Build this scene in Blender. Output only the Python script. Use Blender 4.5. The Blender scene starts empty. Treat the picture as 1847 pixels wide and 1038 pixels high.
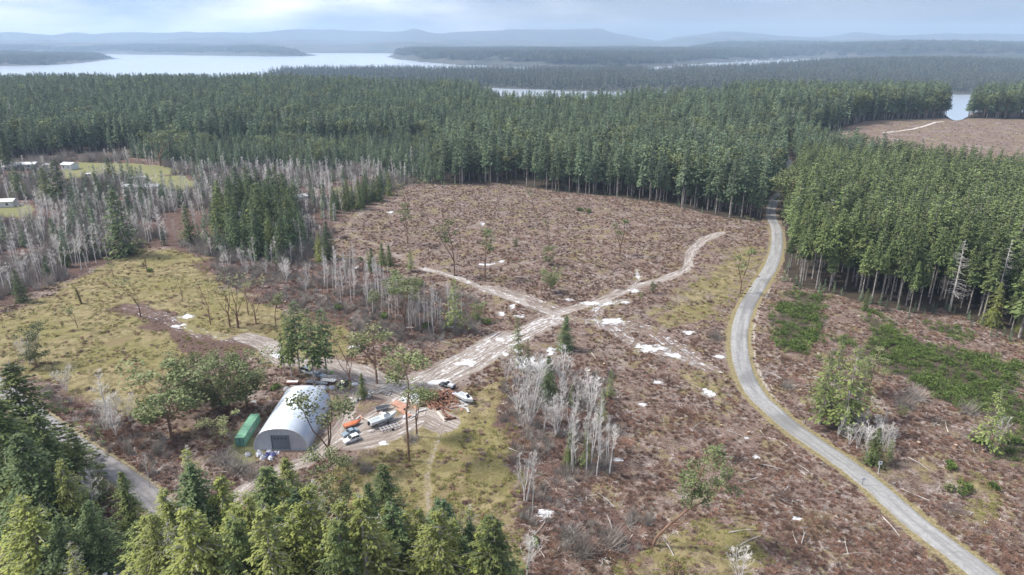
import bpy, math, random
import numpy as np
from mathutils import Vector, Matrix
S = bpy.context.scene
R = math.radians
# ------------------------------------------------------------------ camera, sky, sun, exposure
CAMH, PITCH, FPX, CX, CY = 100.0, R(19.9), 1230.0, 923.5, 519.0
cd = bpy.data.cameras.new('camera'); cam = bpy.data.objects.new('camera', cd)
S.collection.objects.link(cam)
cam.location = (0, 0, CAMH); cam.rotation_euler = (math.pi/2 - PITCH, 0, 0)
cd.sensor_width = 36.0; cd.lens = 36.0*FPX/1847.0
cd.clip_start = 1.0; cd.clip_end = 60000.0
S.camera = cam
S.view_settings.view_transform = 'Standard'; S.view_settings.look = 'None'
S.view_settings.exposure = 1.28; S.view_settings.gamma = 1.0; S.view_settings.use_curve_mapping = False
try:
    S.cycles.use_denoising = True; S.cycles.denoiser = 'OPENIMAGEDENOISE'
    S.cycles.max_bounces = 5; S.cycles.diffuse_bounces = 3; S.cycles.glossy_bounces = 2
    S.cycles.transmission_bounces = 2; S.cycles.volume_bounces = 1; S.cycles.sample_clamp_indirect = 4.0
except Exception: pass
SUN_EL, SUN_AZ = R(50), R(278)       # azimuth clockwise from +Y: to the left, high
W = bpy.data.worlds.new('World'); S.world = W; W.use_nodes = True
nt = W.node_tree; nt.nodes.clear()
N = nt.nodes.new; L = nt.links.new
out = N('ShaderNodeOutputWorld'); bg = N('ShaderNodeBackground'); sky = N('ShaderNodeTexSky')
sky.sky_type = 'NISHITA'; sky.sun_disc = False; sky.sun_elevation = SUN_EL; sky.sun_rotation = SUN_AZ
sky.altitude = 100; sky.air_density = 1.0; sky.dust_density = 1.5; sky.ozone_density = 1.5
bg.inputs['Strength'].default_value = 0.066
tc = N('ShaderNodeTexCoord'); mp = N('ShaderNodeMapping'); mp.inputs['Scale'].default_value = (1.0, 1.0, 4.5)
L(tc.outputs['Generated'], mp.inputs['Vector'])
nz = N('ShaderNodeTexNoise'); nz.inputs['Scale'].default_value = 2.2; nz.inputs['Detail'].default_value = 7; nz.inputs['Roughness'].default_value = .58
L(mp.outputs['Vector'], nz.inputs['Vector'])
# overcast deck: thicker to the left, a thinner bluer gap low on the right
sep = N('ShaderNodeSeparateXYZ'); L(tc.outputs['Generated'], sep.inputs[0])
mr = N('ShaderNodeMapRange'); mr.inputs[1].default_value = -.30; mr.inputs[2].default_value = .55; mr.inputs[3].default_value = .22; mr.inputs[4].default_value = -.26
L(sep.outputs['X'], mr.inputs[0])
mz = N('ShaderNodeMapRange'); mz.inputs[1].default_value = 0.03; mz.inputs[2].default_value = .3; mz.inputs[3].default_value = 0; mz.inputs[4].default_value = .25
L(sep.outputs['Z'], mz.inputs[0])
ad = N('ShaderNodeMath'); ad.operation = 'ADD'; L(mr.outputs[0], ad.inputs[0]); L(nz.outputs['Fac'], ad.inputs[1])
ad2 = N('ShaderNodeMath'); ad2.operation = 'ADD'; L(ad.outputs[0], ad2.inputs[0]); L(mz.outputs[0], ad2.inputs[1])
cr = N('ShaderNodeMapRange'); cr.interpolation_type = 'SMOOTHSTEP'; cr.inputs[1].default_value = .38; cr.inputs[2].default_value = .72; cr.inputs[3].default_value = .12; cr.inputs[4].default_value = .96
L(ad2.outputs[0], cr.inputs[0])
mixc = N('ShaderNodeMixRGB'); L(cr.outputs[0], mixc.inputs[0])
cl = N('ShaderNodeMixRGB'); cl.inputs[1].default_value = (3.0, 3.9, 5.9, 1); cl.inputs[2].default_value = (9.2, 9.2, 9.6, 1)
nz2 = N('ShaderNodeTexNoise'); nz2.inputs['Scale'].default_value = 5.0; nz2.inputs['Detail'].default_value = 6; L(mp.outputs['Vector'], nz2.inputs['Vector'])
c2 = N('ShaderNodeMapRange'); c2.inputs[1].default_value = .36; c2.inputs[2].default_value = .64; L(nz2.outputs['Fac'], c2.inputs[0]); L(c2.outputs[0], cl.inputs[0])
mul = N('ShaderNodeMixRGB'); mul.blend_type = 'MULTIPLY'; mul.inputs[0].default_value = 1; mul.inputs[2].default_value = (.58, .64, .90, 1)
L(sky.outputs[0], mul.inputs[1])
L(mul.outputs[0], mixc.inputs[1]); L(cl.outputs[0], mixc.inputs[2])
L(mixc.outputs[0], bg.inputs['Color']); L(bg.outputs[0], out.inputs['Surface'])
sd = bpy.data.lights.new('sun', 'SUN'); so = bpy.data.objects.new('sun', sd); S.collection.objects.link(so)
sd.energy = 2.4; sd.angle = R(10); sd.color = (1, .95, .88)
sv = Vector((math.sin(SUN_AZ)*math.cos(SUN_EL), math.cos(SUN_AZ)*math.cos(SUN_EL), math.sin(SUN_EL)))
so.rotation_euler = sv.to_track_quat('Z', 'Y').to_euler()

# ------------------------------------------------------------------ helpers: noise, terrain, picking points
rng = np.random.default_rng(7); random.seed(7)
def smooth(a, b, x):
    t = np.clip((x-a)/(b-a), 0, 1); return t*t*(3-2*t)
_perm = np.random.default_rng(3).random((256, 256))
def vnoise(x, y):
    x = np.asarray(x, float); y = np.asarray(y, float)
    xi = np.floor(x).astype(int); yi = np.floor(y).astype(int); fx = x-xi; fy = y-yi
    fx = fx*fx*(3-2*fx); fy = fy*fy*(3-2*fy)
    g = lambda a, b: _perm[a & 255, b & 255]
    return (g(xi, yi)*(1-fx)+g(xi+1, yi)*fx)*(1-fy)+(g(xi, yi+1)*(1-fx)+g(xi+1, yi+1)*fx)*fy
def fbm(x, y, o=4):
    s = 0; a = .5; t = 0
    for i in range(o):
        s = s+a*vnoise(x*2**i+17*i, y*2**i-31*i); t += a; a *= .5
    return s/t
WATER = -40.0
FE_U = [-2.0, -.62, -.05, -.015, .02, .16, .165, .36, .606, .617, .627, .636, .645, .655, .666]
FE_Y = [1500, 1480, 1250, 985, 965, 975, 1060, 1090, 1070, 920, 855, 835, 850, 910, 980]     # far edge of the wood, as y for x/y
def height(x, y):
    x = np.asarray(x, float); y = np.asarray(y, float)
    fe = np.interp(x/np.maximum(y, 1), FE_U, FE_Y)
    h = (fbm(x/90., y/90., 3)-.5)*3.0+(fbm(x/14.+9, y/14., 3)-.5)*.7
    h = h*smooth(60, 130, np.hypot(x, y))
    d = np.hypot(x+50, y-175); h = h*(.12+.88*smooth(35, 110, d))
    h = h+6.5*np.exp(-((x-440)**2+(y-930)**2)/(2*210**2))+10*np.exp(-((x+620)**2+(y-1250)**2)/(2*260**2))
    return h-52*smooth(fe+15, fe+420, y)
def ray(px, py):
    u = (px-CX)/FPX; v = (CY-py)/FPX; c, s = math.cos(PITCH), math.sin(PITCH)
    return np.array([u, c+v*s, -s+v*c])
def G(px, py):
    d = ray(px, py); z = 0.0
    for _ in range(6):
        t = (z-CAMH)/d[2]; z = float(height(d[0]*t, d[1]*t))
    return float(d[0]*t), float(d[1]*t), float(height(d[0]*t, d[1]*t))
def GZ(px, py, z):
    d = ray(px, py); t = (z-CAMH)/d[2]; return float(d[0]*t), float(d[1]*t), z
def poly(pts): return np.array([G(*p)[:2] for p in pts])
def polyz(pts, z): return np.array([GZ(p[0], p[1], z)[:2] for p in pts])
def inside(pg, x, y):
    x = np.asarray(x); y = np.asarray(y); r = np.zeros(x.shape, bool); n = len(pg)
    for i in range(n):
        x0, y0 = pg[i]; x1, y1 = pg[(i+1) % n]
        if y0 == y1: continue
        c = ((y0 > y) != (y1 > y)) & (x < (x1-x0)*(y-y0)/(y1-y0)+x0); r ^= c
    return r
def spline(pts, step=2.0):
    P = np.array(pts, float); P = np.vstack([2*P[0]-P[1], P, 2*P[-1]-P[-2]]); o = []
    for i in range(1, len(P)-2):
        p0, p1, p2, p3 = P[i-1:i+3]; n = max(2, int(np.linalg.norm(p2-p1)/step))
        for k in range(n):
            t = k/n
            o.append(.5*((2*p1)+(-p0+p2)*t+(2*p0-5*p1+4*p2-p3)*t*t+(-p0+3*p1-3*p2+p3)*t**3))
    o.append(P[-2]); return np.array(o)
def polydist(pl, x, y, reach, pgn=None):
    """unsigned distance, arclength and signed offset to a polyline (inf beyond reach)"""
    D = np.full(x.shape, 1e9); Sx = np.zeros(x.shape); Wx = np.zeros(x.shape); s = 0.0
    box = (x > pl[:, 0].min()-reach) & (x < pl[:, 0].max()+reach) & (y > pl[:, 1].min()-reach) & (y < pl[:, 1].max()+reach)
    I = np.nonzero(box)[0]; X = x[I]; Y = y[I]; d0 = np.full(X.shape, 1e9); s0 = np.zeros(X.shape); w0 = np.zeros(X.shape)
    for a, b in zip(pl[:-1], pl[1:]):
        v = b-a; l = np.hypot(*v)
        if l < 1e-6: continue
        v = v/l; k = np.nonzero((np.abs(X-(a[0]+b[0])/2) < reach+l) & (np.abs(Y-(a[1]+b[1])/2) < reach+l))[0]
        if len(k):
            dx = X[k]-a[0]; dy = Y[k]-a[1]; t = np.clip(dx*v[0]+dy*v[1], 0, l); w = dx*v[1]-dy*v[0]
            d = np.hypot(dx-t*v[0], dy-t*v[1]); m = d < d0[k]; kk = k[m]
            d0[kk] = d[m]; s0[kk] = s+t[m]; w0[kk] = w[m]
        s += l
    D[I] = d0; Sx[I] = s0; Wx[I] = w0
    return D, Sx, Wx

# ------------------------------------------------------------------ helpers: meshes and objects
def mesh_np(name, V, F, mats=(), mi=None, smoothf=False):
    """V (n,3), F list of (k,c) integer arrays, c = 3 or 4"""
    me = bpy.data.meshes.new(name); V = np.asarray(V, np.float32)
    if not isinstance(F, (list, tuple)): F = [F]
    F = [np.asarray(f, np.int32) for f in F if len(f)]
    me.vertices.add(len(V)); me.vertices.foreach_set('co', V.ravel())
    tot = np.concatenate([np.full(len(f), f.shape[1], np.int32) for f in F]); lp = np.concatenate([f.ravel() for f in F])
    me.loops.add(len(lp)); me.loops.foreach_set('vertex_index', lp)
    me.polygons.add(len(tot)); st = np.zeros(len(tot), np.int32); st[1:] = np.cumsum(tot)[:-1]
    me.polygons.foreach_set('loop_start', st); me.polygons.foreach_set('loop_total', tot)
    for m in mats: me.materials.append(m)
    if mi is not None: me.polygons.foreach_set('material_index', np.asarray(mi, np.int32))
    me.polygons.foreach_set('use_smooth', np.full(len(tot), bool(smoothf)))
    me.update(calc_edges=True); return me
def link(o, parent=None):
    S.collection.objects.link(o)
    if parent is not None: o.parent = parent
    return o
def tag(o, label=None, cat=None, group=None, kind=None):
    if label: o['label'] = label
    if cat: o['category'] = cat
    if group: o['group'] = group
    if kind: o['kind'] = kind
    return o
def obj(name, me, parent=None, **k): return tag(link(bpy.data.objects.new(name, me), parent), **k)
def thing(name, label, cat, loc=(0, 0, 0), rz=0., group=None, scale=None):
    o = link(bpy.data.objects.new(name, None)); o.location = loc; o.rotation_euler = (0, 0, rz); o.empty_display_size = .5
    if scale is not None: o.scale = scale
    return tag(o, label, cat, group)
class MB:
    """collects boxes, tubes, prisms; build() links ONE mesh object"""
    def __init__(s): s.v = []; s.f = []
    def add(s, v, f):
        n = len(s.v); s.v += [tuple(map(float, p)) for p in v]; s.f += [tuple(n+i for i in q) for q in f]; return s
    def box(s, c, d, rz=0, tilt=0, taper=1.0):
        x, y, z = d[0]/2, d[1]/2, d[2]/2; M = Matrix.Rotation(rz, 3, 'Z') @ Matrix.Rotation(tilt, 3, 'Y')
        v = [(M @ Vector((sx*x*(taper if sz > 0 else 1), sy*y*(taper if sz > 0 else 1), sz*z)))+Vector(c) for sz in (-1, 1) for sy in (-1, 1) for sx in (-1, 1)]
        return s.add(v, [(0, 2, 3, 1), (4, 5, 7, 6), (0, 1, 5, 4), (2, 6, 7, 3), (0, 4, 6, 2), (1, 3, 7, 5)])
    def tube(s, P, r, n=8, caps=True):
        P = [Vector(p) for p in P]; r = list(r) if hasattr(r, '__len__') else [r]*len(P); rings = []
        for i, p in enumerate(P):
            d = (P[min(i+1, len(P)-1)]-P[max(i-1, 0)]).normalized(); a = d.orthogonal().normalized() if abs(d.z) < .9 else Vector((1, 0, 0)).cross(d).normalized()
            b = d.cross(a); rings.append([p+(a*math.cos(t)+b*math.sin(t))*r[i] for t in [2*math.pi*k/n for k in range(n)]])
        f = [(i*n+k, i*n+(k+1) % n, (i+1)*n+(k+1) % n, (i+1)*n+k) for i in range(len(P)-1) for k in range(n)]
        if caps: f += [tuple(range(n))[::-1], tuple((len(P)-1)*n+k for k in range(n))]
        return s.add([q for g in rings for q in g], f)
    def loft(s, rings, caps=True):
        n = len(rings[0]); m = len(rings)
        f = [(i*n+k, i*n+(k+1) % n, (i+1)*n+(k+1) % n, (i+1)*n+k) for i in range(m-1) for k in range(n)]
        if caps: f += [tuple(range(n))[::-1], tuple((m-1)*n+k for k in range(n))]
        return s.add([q for g in rings for q in g], f)
    def prism(s, prof, y0, y1):
        """profile in x,z pushed along y"""
        return s.loft([[(x, y0, z) for x, z in prof], [(x, y1, z) for x, z in prof]])
    def mesh(s, name, m, smoothf=False):
        me = bpy.data.meshes.new(name); me.from_pydata(s.v, [], s.f); me.materials.append(m)
        import bmesh; b = bmesh.new(); b.from_mesh(me); bmesh.ops.recalc_face_normals(b, faces=b.faces); b.to_mesh(me); b.free()
        if smoothf: me.polygons.foreach_set('use_smooth', [True]*len(me.polygons))
        return me
    def build(s, name, m, parent=None, smoothf=False, **k): return obj(name, s.mesh(name, m, smoothf), parent, **k)

# ------------------------------------------------------------------ materials
def lin(c): return tuple((x/12.92 if x <= .04045 else ((x+.055)/1.055)**2.4) for x in c)
def mat(name, col, rough=.7, col2=None, scale=1.0, metal=0., rnd=0., detail=4, bump=0., spec=.3, lo=.35, hi=.65, transl=0., coord='Object', hues=None, patch=()):
    """Principled with an optional noise mix of two colours; rnd spreads brightness from object to object"""
    m = bpy.data.materials.new(name); m.use_nodes = True; t = m.node_tree; b = t.nodes['Principled BSDF']
    b.inputs['Roughness'].default_value = rough; b.inputs['Metallic'].default_value = metal; b.inputs['Specular IOR Level'].default_value = spec
    n = t.nodes.new; l = t.links.new
    c = n('ShaderNodeRGB'); c.outputs[0].default_value = (*col, 1); last = c.outputs[0]
    if col2 is not None:
        x = n('ShaderNodeTexCoord'); z = n('ShaderNodeTexNoise'); z.inputs['Scale'].default_value = scale; z.inputs['Detail'].default_value = detail
        l(x.outputs[coord] if coord != 'World' else n('ShaderNodeNewGeometry').outputs['Position'], z.inputs['Vector'])
        r = n('ShaderNodeMapRange'); r.inputs[1].default_value = lo; r.inputs[2].default_value = hi; l(z.outputs['Fac'], r.inputs[0])
        x2 = n('ShaderNodeMixRGB'); x2.inputs[2].default_value = (*col2, 1); l(r.outputs[0], x2.inputs[0]); l(last, x2.inputs[1]); last = x2.outputs[0]
        if bump:
            bp = n('ShaderNodeBump'); bp.inputs['Strength'].default_value = bump; bp.inputs['Distance'].default_value = .1; l(z.outputs['Fac'], bp.inputs['Height']); l(bp.outputs[0], b.inputs['Normal'])
    for pc, ps, p0, p1, pf in patch:
        z = n('ShaderNodeTexNoise'); z.inputs['Scale'].default_value = ps; z.inputs['Detail'].default_value = 4; l(n('ShaderNodeNewGeometry').outputs['Position'], z.inputs['Vector'])
        r = n('ShaderNodeMapRange'); r.inputs[1].default_value = p0; r.inputs[2].default_value = p1; r.inputs[4].default_value = pf; l(z.outputs['Fac'], r.inputs[0])
        x3 = n('ShaderNodeMixRGB'); x3.inputs[2].default_value = (*pc, 1); l(r.outputs[0], x3.inputs[0]); l(last, x3.inputs[1]); last = x3.outputs[0]
    if rnd or hues:
        oi = n('ShaderNodeObjectInfo')
        if hues:
            hr = n('ShaderNodeMixRGB'); hr.inputs[2].default_value = (*hues, 1); l(last, hr.inputs[1])
            w = n('ShaderNodeMath'); w.operation = 'MULTIPLY'; w.inputs[1].default_value = 7.13; l(oi.outputs['Random'], w.inputs[0])
            fr = n('ShaderNodeMath'); fr.operation = 'FRACT'; l(w.outputs[0], fr.inputs[0]); l(fr.outputs[0], hr.inputs[0]); last = hr.outputs[0]
        r = n('ShaderNodeMapRange'); r.inputs[3].default_value = 1-rnd; r.inputs[4].default_value = 1+rnd; l(oi.outputs['Random'], r.inputs[0])
        h = n('ShaderNodeVectorMath'); h.operation = 'SCALE'; l(last, h.inputs[0]); l(r.outputs[0], h.inputs['Scale']); last = h.outputs[0]
    l(last, b.inputs['Base Color'])
    if transl:
        tr = n('ShaderNodeBsdfTranslucent'); l(last, tr.inputs[0]); ms = n('ShaderNodeMixShader'); ms.inputs[0].default_value = transl
        l(b.outputs[0], ms.inputs[1]); l(tr.outputs[0], ms.inputs[2]); l(ms.outputs[0], t.nodes['Material Output'].inputs['Surface'])
    return m
# ------------------------------------------------------------------ layout on the ground (picked on the photograph, kept as world points)
ROAD = spline([GZ(*p, 0)[:2] for p in [(1905, 1130), (1782, 1037), (1659, 941), (1574, 868), (1512, 820), (1440, 772), (1398, 738), (1360, 700), (1338, 650), (1334, 600), (1345, 560), (1368, 520), (1392, 480), (1401, 445), (1400, 412), (1391, 387), (1397, 362), (1420, 334), (1424, 300), (1396, 266), (1384, 250), (1387, 236), (1391, 222)]])
ROAD2 = spline([GZ(*p, 0)[:2] for p in [(-170, 575), (-60, 655), (10, 710), (80, 762), (150, 812), (215, 855), (275, 902), (360, 985), (470, 1100)]])
def pl(*p): return spline([GZ(*q, 0)[:2] for q in p], 1.5)
TRACKS = [   # polyline, half width, share of white painted for sky reflected in wet ruts
 (pl((300, 1010), (400, 935), (448, 882), (500, 850), (560, 828), (610, 795), (650, 765), (700, 735), (750, 700), (800, 664), (860, 632), (930, 603), (1000, 570), (1080, 545), (1140, 520), (1200, 505), (1238, 488), (1245, 462), (1268, 437), (1300, 423)), 2.9, .30),
 (pl((735, 705), (790, 680), (850, 650), (905, 615)), 8.5, .44, .85),
 (pl((870, 640), (940, 606), (1000, 578)), 5.0, .5),
 (pl((1005, 570), (960, 556), (920, 540), (880, 525), (820, 501), (762, 485)), 2.2, .42, .8),
 (pl((762, 485), (720, 462), (690, 442), (655, 430), (628, 412), (650, 385), (720, 360)), 1.6, -1),
 (pl((1000, 562), (960, 547), (915, 533), (885, 523)), 6.0, .42, .5),
 (pl((1000, 580), (1040, 578), (1085, 582), (1110, 596), (1140, 615), (1190, 634), (1240, 648), (1290, 665)), 4.0, .46, .38),
 (pl((1085, 590), (1075, 565), (1095, 550), (1130, 545)), 3.0, .5, .4),
 (pl((1140, 588), (1185, 600), (1215, 622), (1245, 640)), 6.0, .42, .3),
 (pl((1140, 522), (1152, 505), (1150, 488)), 1.6, .5, .5),
 (pl((235, 556), (262, 562), (300, 575), (345, 598), (400, 610), (450, 612), (492, 622)), 4.5, .34, .35),
 (pl((440, 608), (480, 622), (497, 642), (520, 652), (570, 655), (640, 665), (690, 690)), 4.5, .34, .7),
 (pl((640, 700), (628, 745), (600, 790), (570, 820)), 2.2, .12),
 (pl((600, 665), (660, 690), (720, 708)), 5.5, .36, .8),
 (pl((640, 795), (690, 782), (760, 750), (800, 762)), 5.0, .3),
 (pl((1300, 423), (1340, 432), (1388, 440)), 1.4, -1),
 (pl((800, 745), (788, 800), (772, 850), (770, 930), (740, 1010)), 1.0, -1),
]
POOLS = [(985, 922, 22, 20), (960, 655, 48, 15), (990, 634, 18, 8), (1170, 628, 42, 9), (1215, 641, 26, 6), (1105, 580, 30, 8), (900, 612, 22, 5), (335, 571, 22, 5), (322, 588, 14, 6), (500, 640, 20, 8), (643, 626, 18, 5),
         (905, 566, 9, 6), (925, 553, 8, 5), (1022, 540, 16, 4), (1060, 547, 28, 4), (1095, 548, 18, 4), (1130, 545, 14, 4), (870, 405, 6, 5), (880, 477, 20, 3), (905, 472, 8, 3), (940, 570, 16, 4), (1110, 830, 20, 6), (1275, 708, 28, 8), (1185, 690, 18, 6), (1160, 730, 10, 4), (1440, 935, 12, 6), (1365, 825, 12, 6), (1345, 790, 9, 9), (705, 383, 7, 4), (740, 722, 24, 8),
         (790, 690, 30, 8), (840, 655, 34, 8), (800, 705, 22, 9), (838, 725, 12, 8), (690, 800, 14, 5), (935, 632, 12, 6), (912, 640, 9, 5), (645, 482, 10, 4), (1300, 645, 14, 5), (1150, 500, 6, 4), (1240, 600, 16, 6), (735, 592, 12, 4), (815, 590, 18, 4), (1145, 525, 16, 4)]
P_MEADOW = poly([(-60, 585), (60, 545), (180, 485), (260, 452), (335, 448), (385, 475), (398, 520), (470, 540), (520, 575), (590, 560), (640, 590), (640, 640), (520, 650), (430, 640), (330, 655), (265, 735), (215, 760), (110, 700), (20, 660), (-60, 640)])
P_SLASH1 = poly([(195, 556), (235, 545), (290, 556), (330, 575), (345, 600), (395, 612), (445, 606), (470, 625), (440, 650), (380, 655), (330, 640), (290, 600), (250, 578), (205, 570)])
P_GRASSB = poly([(560, 880), (620, 830), (690, 800), (770, 760), (830, 745), (880, 690), (915, 690), (930, 790), (925, 900), (960, 1060), (560, 1060)])
P_GRASSC = poly([(1155, 575), (1210, 540), (1260, 500), (1330, 440), (1385, 435), (1375, 490), (1320, 560), (1290, 590), (1230, 590), (1170, 590)])
P_GRASSD = poly([(1190, 660), (1260, 660), (1310, 680), (1330, 720), (1390, 780), (1330, 770), (1240, 700)])
P_GRASSE = poly([(1180, 960), (1300, 905), (1390, 940), (1420, 1060), (1040, 1060), (1080, 1010)])
P_GRASSF = poly([(1660, 840), (1760, 820), (1860, 900), (1860, 1010), (1780, 980), (1690, 930)])
P_BARNLAWN = poly([(420, 790), (460, 740), (475, 820), (455, 850), (420, 830)])
P_DARK1 = poly([(560, 480), (640, 470), (740, 510), (860, 540), (870, 600), (740, 625), (640, 600), (560, 580)])
P_DARK2 = poly([(905, 690), (1000, 650), (1110, 680), (1120, 850), (1010, 880), (930, 860), (895, 760)])
P_DARK3 = poly([(340, 475), (440, 460), (560, 470), (560, 560), (470, 545), (400, 510)])
P_DARK4 = poly([(70, 690), (130, 715), (230, 765), (300, 790), (330, 830), (300, 880), (230, 860), (130, 790), (60, 730)])
P_DARK5 = poly([(900, 860), (1050, 900), (1180, 940), (1180, 1000), (1060, 1020), (960, 960), (930, 930)])
P_WOODL = poly([(-400, 290), (60, 290), (180, 275), (330, 300), (640, 300), (745, 330), (700, 350), (625, 385), (570, 470), (500, 480), (380, 465), (260, 445), (190, 478), (90, 515), (0, 560), (-300, 620), (-900, 600)])
P_VILL = [poly(p) for p in ([(95, 312), (140, 292), (230, 294), (300, 300), (330, 312), (280, 318), (140, 325)], [(255, 320), (330, 315), (370, 345), (300, 352)], [(600, 338), (650, 336), (650, 347), (600, 350)], [(-40, 370), (60, 370), (60, 392), (-40, 392)], [(390, 380), (440, 376), (430, 392), (395, 392)])]
# the woods of firs
PW_MAIN = [np.array(p) for p in [GZ(*q, 0)[:2] for q in [(-700, 300), (-200, 292), (0, 290), (60, 284), (180, 274), (280, 290), (360, 308), (420, 312), (480, 306), (560, 312), (640, 300), (700, 312), (745, 330), (800, 334), (900, 331), (1010, 346), (1100, 353), (1200, 367), (1300, 391), (1374, 401)]]]
rc = ROAD[(ROAD[:, 1] > 400)]
PW_MAIN = np.array(PW_MAIN+[np.array([a-5.0, b]) for a, b in rc]+[np.array([330, 1700.]), np.array([-2600, 1700.]), np.array([-2600, 600.])])
PW_RIGHT = np.array([np.array([a+5.5, b]) for a, b in rc][::-1]+[np.array(GZ(*q, 0)[:2]) for q in [(1418, 440), (1412, 485), (1432, 518), (1500, 530), (1560, 548), (1660, 570), (1700, 556), (1775, 590), (1852, 618), (2100, 690), (2700, 800)]]+[np.array([1500, 400.]), np.array([1500, 1700.]), np.array([320, 1700.])])
P_CLEAR = np.array([GZ(*q, 2)[:2] for q in [(1440, 252), (1560, 226), (1690, 217), (1900, 217), (2300, 222), (2300, 400), (1850, 340), (1700, 316), (1560, 290), (1470, 270)]])
P_BROOM = [poly(p) for p in ([(1402, 548), (1478, 550), (1478, 612), (1455, 640), (1395, 620), (1388, 580)], [(1430, 525), (1485, 535), (1480, 548), (1425, 540)], [(1500, 600), (1540, 610), (1540, 630), (1505, 620)], [(1555, 560), (1600, 575), (1640, 610), (1700, 625), (1850, 660), (1850, 830), (1790, 760), (1700, 720), (1640, 685), (1565, 650), (1580, 615)], [(1660, 580), (1720, 590), (1760, 610), (1720, 612)], [(1790, 800), (1850, 800), (1850, 840), (1800, 835)], [(1560, 625), (1700, 680), (1690, 700), (1560, 640)])]

# ------------------------------------------------------------------ the ground: one sheet that falls below the water beyond the woods
def grid_axis():
    near = np.linspace(-400, 40, 60)[:-1]; far = 40*np.exp(np.arange(0, math.log(2300/40.), .0034)); return np.concatenate([near, far])
ys = grid_axis(); us = np.concatenate([np.linspace(-2.6, -.86, 60)[:-1], np.arange(-.86, .861, .0031), np.linspace(.86, 2.6, 60)[1:]])
wid = np.maximum(ys, 0)+55
X = (us[None, :]*wid[:, None]).ravel(); Y = np.repeat(ys, len(us)); Z = height(X, Y)
nr, nc = len(ys), len(us)
m1 = np.zeros((len(X), 4)); m2 = np.zeros((len(X), 4)); trk = np.zeros((len(X), 3))
def soft(pg, feather=3.0):
    bx = (X > pg[:, 0].min()-feather) & (X < pg[:, 0].max()+feather) & (Y > pg[:, 1].min()-feather) & (Y < pg[:, 1].max()+feather)
    o = np.zeros(len(X)); I = np.nonzero(bx)[0]
    if not len(I): return o
    w1 = (fbm(X[I]/7., Y[I]/7., 3)-.5)*10; w2 = (fbm(X[I]/7.+50, Y[I]/7.+9, 3)-.5)*10
    ins = 0
    for k in range(6):
        a = k*math.pi/3; ins = ins+inside(pg, X[I]+w1+feather*math.cos(a), Y[I]+w2+feather*math.sin(a))
    o[I] = ins/6.; return o
g = np.maximum.reduce([soft(P_MEADOW)*1.0, soft(P_GRASSB)*.82, soft(P_GRASSC, 6)*.62, soft(P_GRASSD, 5)*.5, soft(P_GRASSE, 6)*.66, soft(P_GRASSF, 6)*.5])
m1[:, 0] = g
dr, sr, wr = polydist(ROAD, X, Y, 14); dr2, sr2, wr2 = polydist(ROAD2, X, Y, 14)
m1[:, 3] = np.maximum((1-smooth(3.6, 4.4+2.2*fbm(X/16, Y/16), dr))*(1-.6*smooth(260, 420, Y)), .6*(1-smooth(3.4, 5.2, dr2)))
m2[:, 1] = np.maximum(np.where((wr > 0), np.exp(-((dr-4.9)/.8)**2), 0)*smooth(160, 185, Y)*(1-smooth(260, 310, Y))*.62+np.exp(-((dr-3.4)/.4)**2)*.35*(1-smooth(250, 330, Y)), np.exp(-((dr2-3.2)/.5)**2)*.5)
best = np.full(len(X), 1e9)
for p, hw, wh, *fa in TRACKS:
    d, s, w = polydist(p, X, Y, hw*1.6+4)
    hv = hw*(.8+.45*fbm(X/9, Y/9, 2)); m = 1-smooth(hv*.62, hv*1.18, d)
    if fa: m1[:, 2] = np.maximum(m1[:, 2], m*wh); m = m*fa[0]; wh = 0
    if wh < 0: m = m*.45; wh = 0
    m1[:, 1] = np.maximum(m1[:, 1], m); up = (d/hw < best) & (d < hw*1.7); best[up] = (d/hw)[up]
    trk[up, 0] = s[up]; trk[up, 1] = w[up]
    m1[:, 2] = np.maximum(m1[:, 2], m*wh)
for (px, py, a, b) in POOLS:  # puddles: mask for the sky's reflection painted white
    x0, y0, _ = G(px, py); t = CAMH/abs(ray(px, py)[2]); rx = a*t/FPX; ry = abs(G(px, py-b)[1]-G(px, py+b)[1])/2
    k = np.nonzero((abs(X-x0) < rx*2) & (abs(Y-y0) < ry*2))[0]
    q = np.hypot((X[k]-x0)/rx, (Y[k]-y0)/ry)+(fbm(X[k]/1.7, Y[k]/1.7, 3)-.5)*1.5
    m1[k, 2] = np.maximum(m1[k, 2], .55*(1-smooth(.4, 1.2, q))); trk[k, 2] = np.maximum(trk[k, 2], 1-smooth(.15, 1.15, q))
fl = (inside(PW_MAIN, X, Y) | inside(PW_RIGHT, X, Y)) & ~inside(P_CLEAR, X, Y); fl = fl & (dr > 4.5)
m2[:, 0] = np.where(fl, 1., 0.)
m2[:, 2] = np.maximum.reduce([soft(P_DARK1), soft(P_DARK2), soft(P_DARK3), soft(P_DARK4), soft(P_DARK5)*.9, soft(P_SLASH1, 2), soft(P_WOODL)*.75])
m2[:, 3] = np.maximum.reduce([soft(p, 2) for p in P_VILL]+[soft(P_BARNLAWN, 2)])
for p in P_BROOM: m2[:, 0] = np.maximum(m2[:, 0], soft(p, 1.5)*.6)
ii = np.arange(nr*nc).reshape(nr, nc); Q = np.stack([ii[:-1, :-1], ii[:-1, 1:], ii[1:, 1:], ii[1:, :-1]], -1).reshape(-1, 4)
gm = bpy.data.materials.new('earth'); gm.use_nodes = True; t = gm.node_tree; B = t.nodes['Principled BSDF']; n = t.nodes.new; l = t.links.new
pos = n('ShaderNodeNewGeometry').outputs['Position']
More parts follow.
